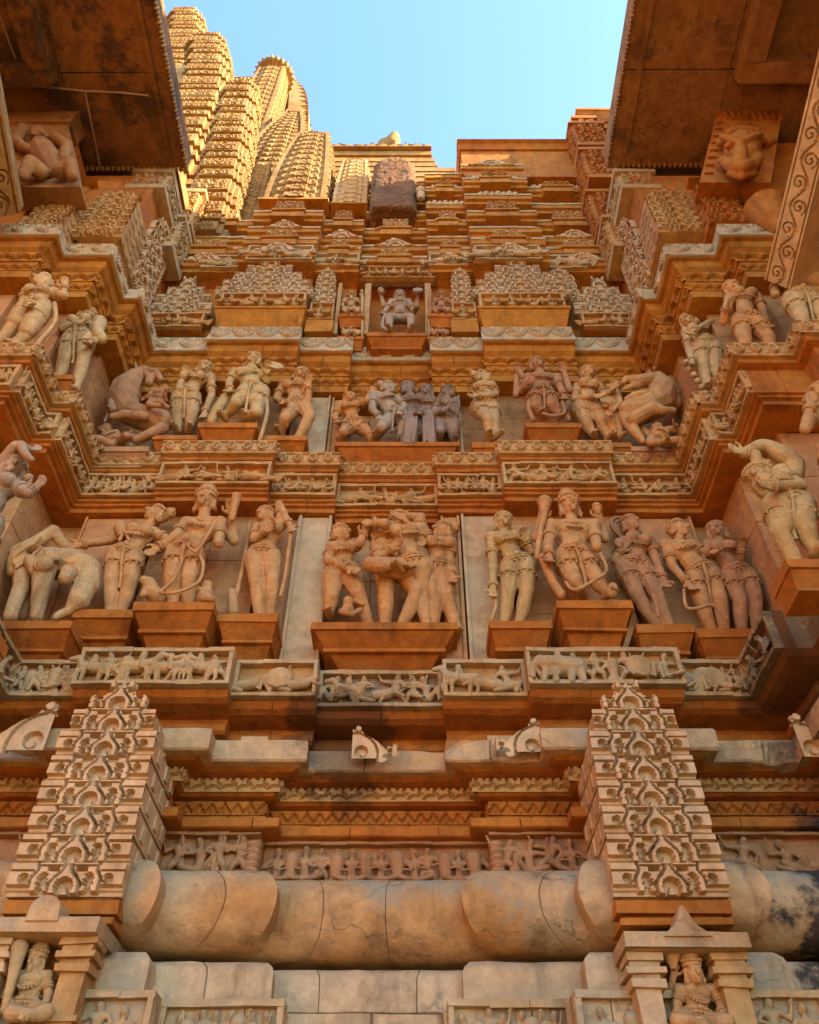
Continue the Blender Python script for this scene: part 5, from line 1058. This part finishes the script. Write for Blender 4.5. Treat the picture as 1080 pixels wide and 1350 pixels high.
mb = MB(); a, b = P(114, 588, 3.78), P(197, 588, 3.78); pedestal(mb, a[0], b[0], 3.78, 4.1, a[2], 1); part('pedestal', mb, 'red', o)
statue('pale upright woman with a raised flower between the lion beast and the fan bearing god', 'H270,487 C258,503 P246,525 RS245,498 RE236,512,-.04 RH242,495,-.08 LS278,499 LE279,522 LH269,546 RK233,545 RF233,568 LK253,545 LF247,568', UD, 'tan', .98, 'f', .3, ped=(202, 262, 573, 3.82, 4.18), head='bun', props=[('flower', bud('240,498,-.08 244,486,-.08', .032))])
statue('yellow green stained god in a short kilt holding a fan, above the left frieze block', 'H334,476 C327,495 P334,518 RS309,492 RE302,504 RH303,514 LS344,494 LE352,502 LH353,490 RK311,531,-.1 RF296,553 LK338,544,-.1 LF322,553', UM, 'yellow', 1.02, 'm', -.2, .1, ped=(262, 340, 557, 3.74, 4.1), head='knot', fat=1.1,
       props=[('fan', lambda mb, J, S, Y: (mb.lathe(P(362, 482, Y - .07), [(.01, -.01), (.07, -.01), (.075, .008), (.01, .012)], 20, (0.3, -1, .3)), line('352,492,-.07 358,486,-.07', .014)(mb, J, S, Y))), ('kilt', lambda mb, J, S, Y: [mb.cap(J['P'] + d * .05, J['P'] * .45 + J[k] * .55, .085, .072) for k, d in (('RK', A(-1, 0, 0)), ('LK', A(1, 0, 0)))] and None), ('scarf', line('350,520,-.06 352,545,-.06 344,575,-.05 340,590,.0', .016)), ('broken_leg', line('298,525,0 284,545,-.03 278,556,-.03', [.05, .042, .035]))])
statue('bare pink woman touching her own cheek against a tall plain slab', 'H397,495 C388,514 P392,537 RS373,508 RE364,526 RH374,531,-.1 LS404,509 LE406,529,-.04 LH407,508,-.1 RK376,552,-.08 RF369,572 LK408,549 LF396,573', UD, 'pink', .95, 'f', .15, .1, ped=(345, 405, 574, 3.82, 4.18), head='curl', sash=False, loops=False)
o, J = statue('crowded group of five stained figures on the wide middle pedestal of the upper row', 'H461,527 C463,541 P466,562 RS450,537 RE441,550 RH446,556,-.1 LS474,535 LE484,528,-.06 LH489,518 RK453,570,-.1 RF449,584 LK486,570 LF490,582', UE, 'pink', .86, 'f', .2, ped=(441, 606, 582, 3.86, 4.2, 2), head='knot', pmat='orange')
addon(o, 0, 'H512,514 C507,530 P522,550 RS492,521 RE491,540,-.1 RH500,549,-.1 LS523,527 LE534,536 LH526,545,-.1 RK503,564,-.12 RF496,579 LK531,562 LF527,580', UE - .05, 'greyst', .95, 'm', .9, head='bun', loops=False)
addon(o, 0, 'H538,514 C545,533 P546,552 RS534,528 RE536,545 LS556,528 LE560,540 LH552,545,-.1 RK542,565 RF540,582 LK553,566 LF552,582', UE - .02, 'dark', .95, 'f', .7, head='knot')
addon(o, 0, 'H562,518 C563,536 P563,554 RS553,531 RE552,545 LS574,531 LE578,545 RK559,568 RF558,583 LK569,568 LF570,583', UE, 'dark', .92, 'f', -.2, head='bun')
addon(o, 0, 'H590,518 C588,538 P588,558 RS577,531 RE572,545,-.08 RH584,540,-.12 LS599,533 LE602,546,-.06 LH588,530,-.12 RK580,568,-.08 RF576,584 LK597,570 LF599,584', UE, 'dark', .9, 'f', -.6, head='knot', loops=False)
mb = MB(); mb.add(*remesh(blob('544,545,-.07,.055 542,562,-.09,.062 539,584,-.09,.07;' + ';'.join(f'{x},545,-.13,.012 {x-2},562,-.155,.016 {x-5},584,-.155,.014' for x in (538, 544, 550)), UE), .0065, 2)); mb2 = MB(); mb2.add(*remesh(blob('564,547,-.06,.05 565,563,-.07,.056 566,585,-.07,.06;' + ';'.join(f'{x},548,-.12,.011 {x},563,-.13,.015 {x+1},584,-.13,.013' for x in (559, 565, 571)), UE), .0065, 2)); part('hanging_drapery', mb2, 'dark', o, 60)
part('hanging_drapery', mb, 'dark', o, 60)
statue('small pale woman turned sideways on her own white slab', 'H636,499 C640,516 P639,537 RS630,510 RE648,521,-.08 RH629,522,-.1 LS649,509 LE654,520,-.02 RK644,553,-.05 RF646,577 LK652,556 LF655,577', UD, 'tan', .93, 'f', .9, ped=(622, 678, 583, 3.82, 4.18, 1), head='bun', sash=False)
statue('four armed god with both rear hands raised and a loop round his ankles', 'H708,482 C714,503 P715,522 RS697,498 RE689,515 RH696,506,-.1 LS734,499 LE740,513,-.04 LH743,521 XE681,521 XH682,492 YE751,515 YH744,490 RK707,536 RF717,551 LK729,534 LF739,551', UM, 'red', 1.0, 'm', .1, .1, ped=(692, 766, 557, 3.74, 4.1), head='knot',
       props=[('rope_loop', line('716,545,-.1 728,548,-.16 744,545,-.12 742,530,-.08', .013)), ('tall_staff', line('699,525,-.02 697,538,-.03 703,553,-.03', .02)), ('side_staff', line('742,524,-.02 746,540,-.03 750,553,-.03', .018)), ('raised_object', line('682,488,-.02 690,497,-.02', [.03, .024]))])
o, J = statue('round bodied woman suckling children beside a small standing attendant, upper row', 'H776,493 C775,513 P774,540 RS761,511 RE758,526,-.06 RH786,522,-.12 LS789,509 LE797,522 LH803,519 RK774,558 RF785,579 LK793,556 LF803,579', UD, 'pink', .97, 'f', .2, ped=(772, 833, 583, 3.82, 4.18), head='bun', fat=1.1)
addon(o, 0, 'H812,511 C807,523 P806,541 RS799,519 RE794,528 RH798,535 LS814,519 LE818,531,-.08 LH804,545,-.1 RK807,558 RF812,578 LK816,556 LF819,578', UD - .02, 'pink', .72, 'm', .2, head='bun', loops=False)
o = thing('lion_beast_statue', 'rearing lion beast looking back over a fallen warrior, in the upper right corner', 'statue', P(865, 590, 3.9))
V, Fc = remesh(blob('866,496,-.05,.035 858,500,-.06,.06 842,503,-.1,.055 826,500,-.13,.032 822,504,-.13,.02;840,508,-.1,.035 826,512,-.12,.022;868,500,-.03,.07 874,515,-.03,.115 868,530,-.03,.125 850,540,-.05,.115 832,542,-.07,.10;836,552,-.12,.06 862,538,-.16,.055 874,541,-.18,.035 888,541,-.18,.026;884,500,0,.035 889,515,.02,.045 891,532,.02,.05;824,550,-.06,.055 838,570,-.08,.042 848,582,-.08,.028;822,546,.0,.04 846,566,-.03,.035 862,580,-.05,.03;852,519,-.12,.035 836,522,-.14,.035 826,526,-.14,.02;864,486,-.05,.022;856,490,-.08,.02', UD - .02), VOX); part('body', (V, Fc), 'pink', o, 180)
J = joints('H868,566 C872,572 P866,582 RS864,570 RE858,576 LS884,566 LE895,568 LH890,560 RK858,584,-.1 RF882,583,-.1 LK892,580,-.1 LF896,584', UD - .14); b = part('fallen_warrior', remesh(body(J, .62, 'm', -.3), .007), 'pink', o, 180); dress(b, J, .62, 'm', -.3, 0, 'pink', sash=False, loops=False)
mb = MB(); line('862,503,-.12 866,512,-.1 862,522,-.06', .014)(mb, 0, 0, UD); part('collar', mb, 'pink', o, 60)
mb = MB(); a, b = P(832, 588, 3.8), P(911, 588, 3.8); pedestal(mb, a[0], b[0], 3.8, 4.1, a[2], 1); part('pedestal', mb, 'red', o)
# --- on the wings
statue('draped woman on the left wing resting a hand behind her head', 'H57,373 C51,391 P46,408 RS36,386 RE30,398 RH40,402,-.1 LS70,386 LE84,390,-.03 LH85,378 RK20,424 RF-6,455 LK36,436 LF14,463', 2.98, 'tan', .98, 'f', -.5, .1, head='bun', props=[('long_scarf', line('72,400,-.02 72,425,-.02 50,452,-.02', .016)), ('kilt', lambda mb, J, S, Y: [mb.cap(J['P'] + d * .05, J[k], .08, .06) for k, d in (('RK', A(-1, 0, 0)), ('LK', A(1, 0, 0)))] and None)])
statue('bent woman on the left wing with a great side knot of hair', 'H115,416 C106,430 P103,448 RS92,428 RE82,433,-.06 RH104,425,-.1 LS122,430 LE131,446 LH118,452,-.1 RK84,474 RF74,506 LK110,472 LF95,522', 3.36, 'tan', .98, 'f', .8, -.1, ped=(62, 98, 494, 3.28, 3.5, 1), head='bun', props=[('hair_knot', lump('131,425,0,.06 128,437,-.03,.045 134,447,-.03,.045'))])
statue('reclining headed figure on the lower left wing with an arm crooked over the face', 'H17,619 C2,645 P-28,690 RS-16,622 RE-20,600 LS18,640 LE38,650,-.05 LH44,645 XE20,588,-.08 XH38,592 RK-50,740 RF-75,790 LK-30,745 LF-50,800', 2.86, 'greyst', .96, 'f', .5, -.1, ped=(-110, -20, 800, 2.7, 3.0, 1), head='knot', props=[('bead', lambda mb, J, S, Y: mb.sph(P(38, 630, Y - .04), .024)), ('bracket_hand', line('28,588,-.08 34,600,-.1 42,606,-.1', [.03, .024, .016]))])
statue('bejewelled woman with bare breasts in front of the slab on the right wing', 'H966,382 C980,394 P986,425 RS962,394 RE954,424 RH959,404,-.1 LS998,393 LE1006,408 LH1010,428 RK982,448 RF984,474 LK1014,446 LF1018,472', 3.08, 'pink', .96, 'f', -.2, .1, ped=(990, 1046, 461, 2.95, 3.12, 1), head='curl')
statue('woman lifting her elbow to her hair on the inner step of the right wing', 'H908,424 C919,441 P932,458 RS905,438 RE909,462 RH913,478,-.08 LS932,434 LE938,424,-.05 LH912,438,-.1 RK927,482 RF935,516 LK944,480 LF951,512', 3.40, 'tan', .95, 'f', -.6, ped=(938, 962, 497, 3.32, 3.5, 1), head='curl', props=[('beaded_tassel', lambda mb, J, S, Y: [mb.sph(P(905 + q * 5, 478 + q * 8, Y - .05), .026 - .001 * q) for q in range(7)] and None)])
statue('legs of a dancer below the scrolled beam of the right wing', 'H1030,352 C1042,372 P1056,396 RS1026,368 RE1022,388 LS1058,366 LE1068,384 RK1058,420 RF1062,452 LK1086,418 LF1092,448', 2.86, 'tan', 1.0, 'f', -.2, head='curl')
statue('yellow woman twisting with both arms over her face on the lower right wing', 'H1000,628 C1017,645 P1040,668 RS1003,641 RE996,600,-.04 RH980,596 LS1030,622 LE1056,640,-.05 LH1012,640,-.15 RK1028,700 RF1048,738 LK1064,700 LF1078,732', 2.9, 'yellow', 1.0, 'f', -.8, -.2, ped=(1036, 1112, 736, 2.75, 2.98, 1), head='curl', props=[('wing_like_scarf', line('984,596,-.05 1005,588,-.04 1028,598,-.02 1046,612,0 1046,636,.02', [.028, .04, .055, .06, .045])), ('skirt', lambda mb, J, S, Y: [mb.cap(J['P'] + d * .05, J[k] * .8 + J['P'] * .2, .088, .062) for k, d in (('RK', A(-1, 0, 0)), ('LK', A(1, 0, 0)))] and None)])
statue('figure with one bent elbow at the outer edge of the lower right wing', 'H1085,520 C1098,545 P1110,590 RS1076,540 RE1062,566,-.04 RH1068,534,-.06 LS1118,536 LE1130,560 RK1104,630 RF1110,680 LK1134,630 LF1140,676', 2.72, 'pink', .98, 'f', -.4, head='bun')
# small shrine of the middle of the roof
o, J = statue('grey four armed deity seated on the throne of the middle roof shrine', 'H527,390 C527,403 P527,420 RS516,398 RE508,410 RH504,414,-.1 LS539,398 LE546,412 LH548,408,-.08 XE506,404 XH502,388 YE549,404 YH551,390 RK513,418,-.14 RF514,436,-.16 LK542,418,-.14 LF541,436,-.16', 4.06, 'greyst', .80, 'm', 0, .15, ped=(483, 563, 438, 3.92, 4.25, 1), head='cone', loops=False, sash=False, props=[('foot_cloth', line('508,415,-.12 504,430,-.12 512,436,-.14', .018)), ('side_lotus', bud('503,386,-.04 502,374,-.04', .03)), ('side_wheel', lambda mb, J, S, Y: mb.lathe(P(551, 384, Y - .05), [(.01, 0), (.05, 0), (.05, .02), (.01, .02)], 16, (0, -1, .2)))])
for i, (x, y, t) in enumerate(((463, 395, 'upper left'), (463, 425, 'lower left'), (582, 395, 'upper right'), (580, 425, 'lower right'))):
    d = 1 if x < 520 else -1
    statue(('chipped dwarf with a long staff', 'thin dancer leaning on a staff', 'stout red dwarf between two posts', 'red dwarf with folded legs')[i] + f' in the {t} niche of the roof shrine', f'H{x},{y-7} C{x},{y+3} P{x},{y+13} RS{x-8},{y} RE{x-12},{y+7} RH{x-8},{y+12},-.08 LS{x+8},{y} LE{x+13},{y+5} LH{x+14},{y-5} RK{x-10},{y+13},-.1 RF{x-3},{y+19},-.1 LK{x+10},{y+13},-.1 LF{x+4},{y+19},-.1', 4.10, ('tan', 'tan', 'red', 'red')[i], .5, 'm', .2 * d, .1, ped=(x - 17, x + 17, y + 18, 4.0, 4.25, 1), head='bun', loops=False, sash=False, vox=.005, props=[('staff', line(f'{x+14*d},{y+18},-.06 {x+15*d},{y},-.06 {x+14*d},{y-12},-.06', .014))])
# deities of the two low niches
NICHE = []
for sx, lab in ((1, 'pale four armed god with a tall ringed crown sitting cross legged in the right niche'), (-1, 'god with a tall crown holding a long club, sitting in the left niche')):
    f = (lambda x: x) if sx > 0 else (lambda x: x - 868)
    sp = [('H', 914, 1281, -.03), ('C', 918, 1314, 0), ('P', 920, 1343, 0), ('RS', 897, 1306, 0), ('RE', 893, 1325, 0), ('RH', 894, 1340, -.05), ('LS', 941, 1306, 0), ('LE', 950, 1324, 0), ('LH', 952, 1336, -.05), ('XE', 884, 1310, .04), ('XH', 888, 1285, 0), ('YE', 946, 1300, .04), ('YH', 953, 1290, 0), ('RK', 893, 1347, -.12), ('RF', 930, 1356, -.16), ('LK', 960, 1347, -.12), ('LF', 915, 1356, -.16)]
    if sx < 0: sp = [('H', 48, 1270, 0), ('C', 42, 1298, 0), ('P', 32, 1330, 0), ('RS', 24, 1288, 0), ('RE', 12, 1310, 0), ('RH', 10, 1326, -.05), ('LS', 62, 1288, 0), ('LE', 64, 1312, 0), ('LH', 58, 1330, -.05), ('XE', 14, 1295, .04), ('XH', 16, 1268, 0), ('RK', 14, 1336, -.12), ('RF', 40, 1346, -.16), ('LK', 62, 1334, -.12), ('LF', 30, 1348, -.16)]
    props = [('club', line('6,1330,-.05 16,1290,-.06 26,1250,-.04', [.014, .018, .032]))] if sx < 0 else [('conch', bud('888,1278,-.03 886,1262,-.03', .035)), ('wheel', lambda mb, J, S, Y: mb.ell(P(950, 1278, Y), np.eye(3), (.045, .03, .09)))]
    statue(lab, ' '.join(f'{a}{b},{c},{d}' for a, b, c, d in sp), 3.25, 'tan' if sx < 0 else 'pink', .52, 'm', .1 if sx > 0 else -.2, 0, head='tall', loops=False, sash=False, props=props, vox=.0034)
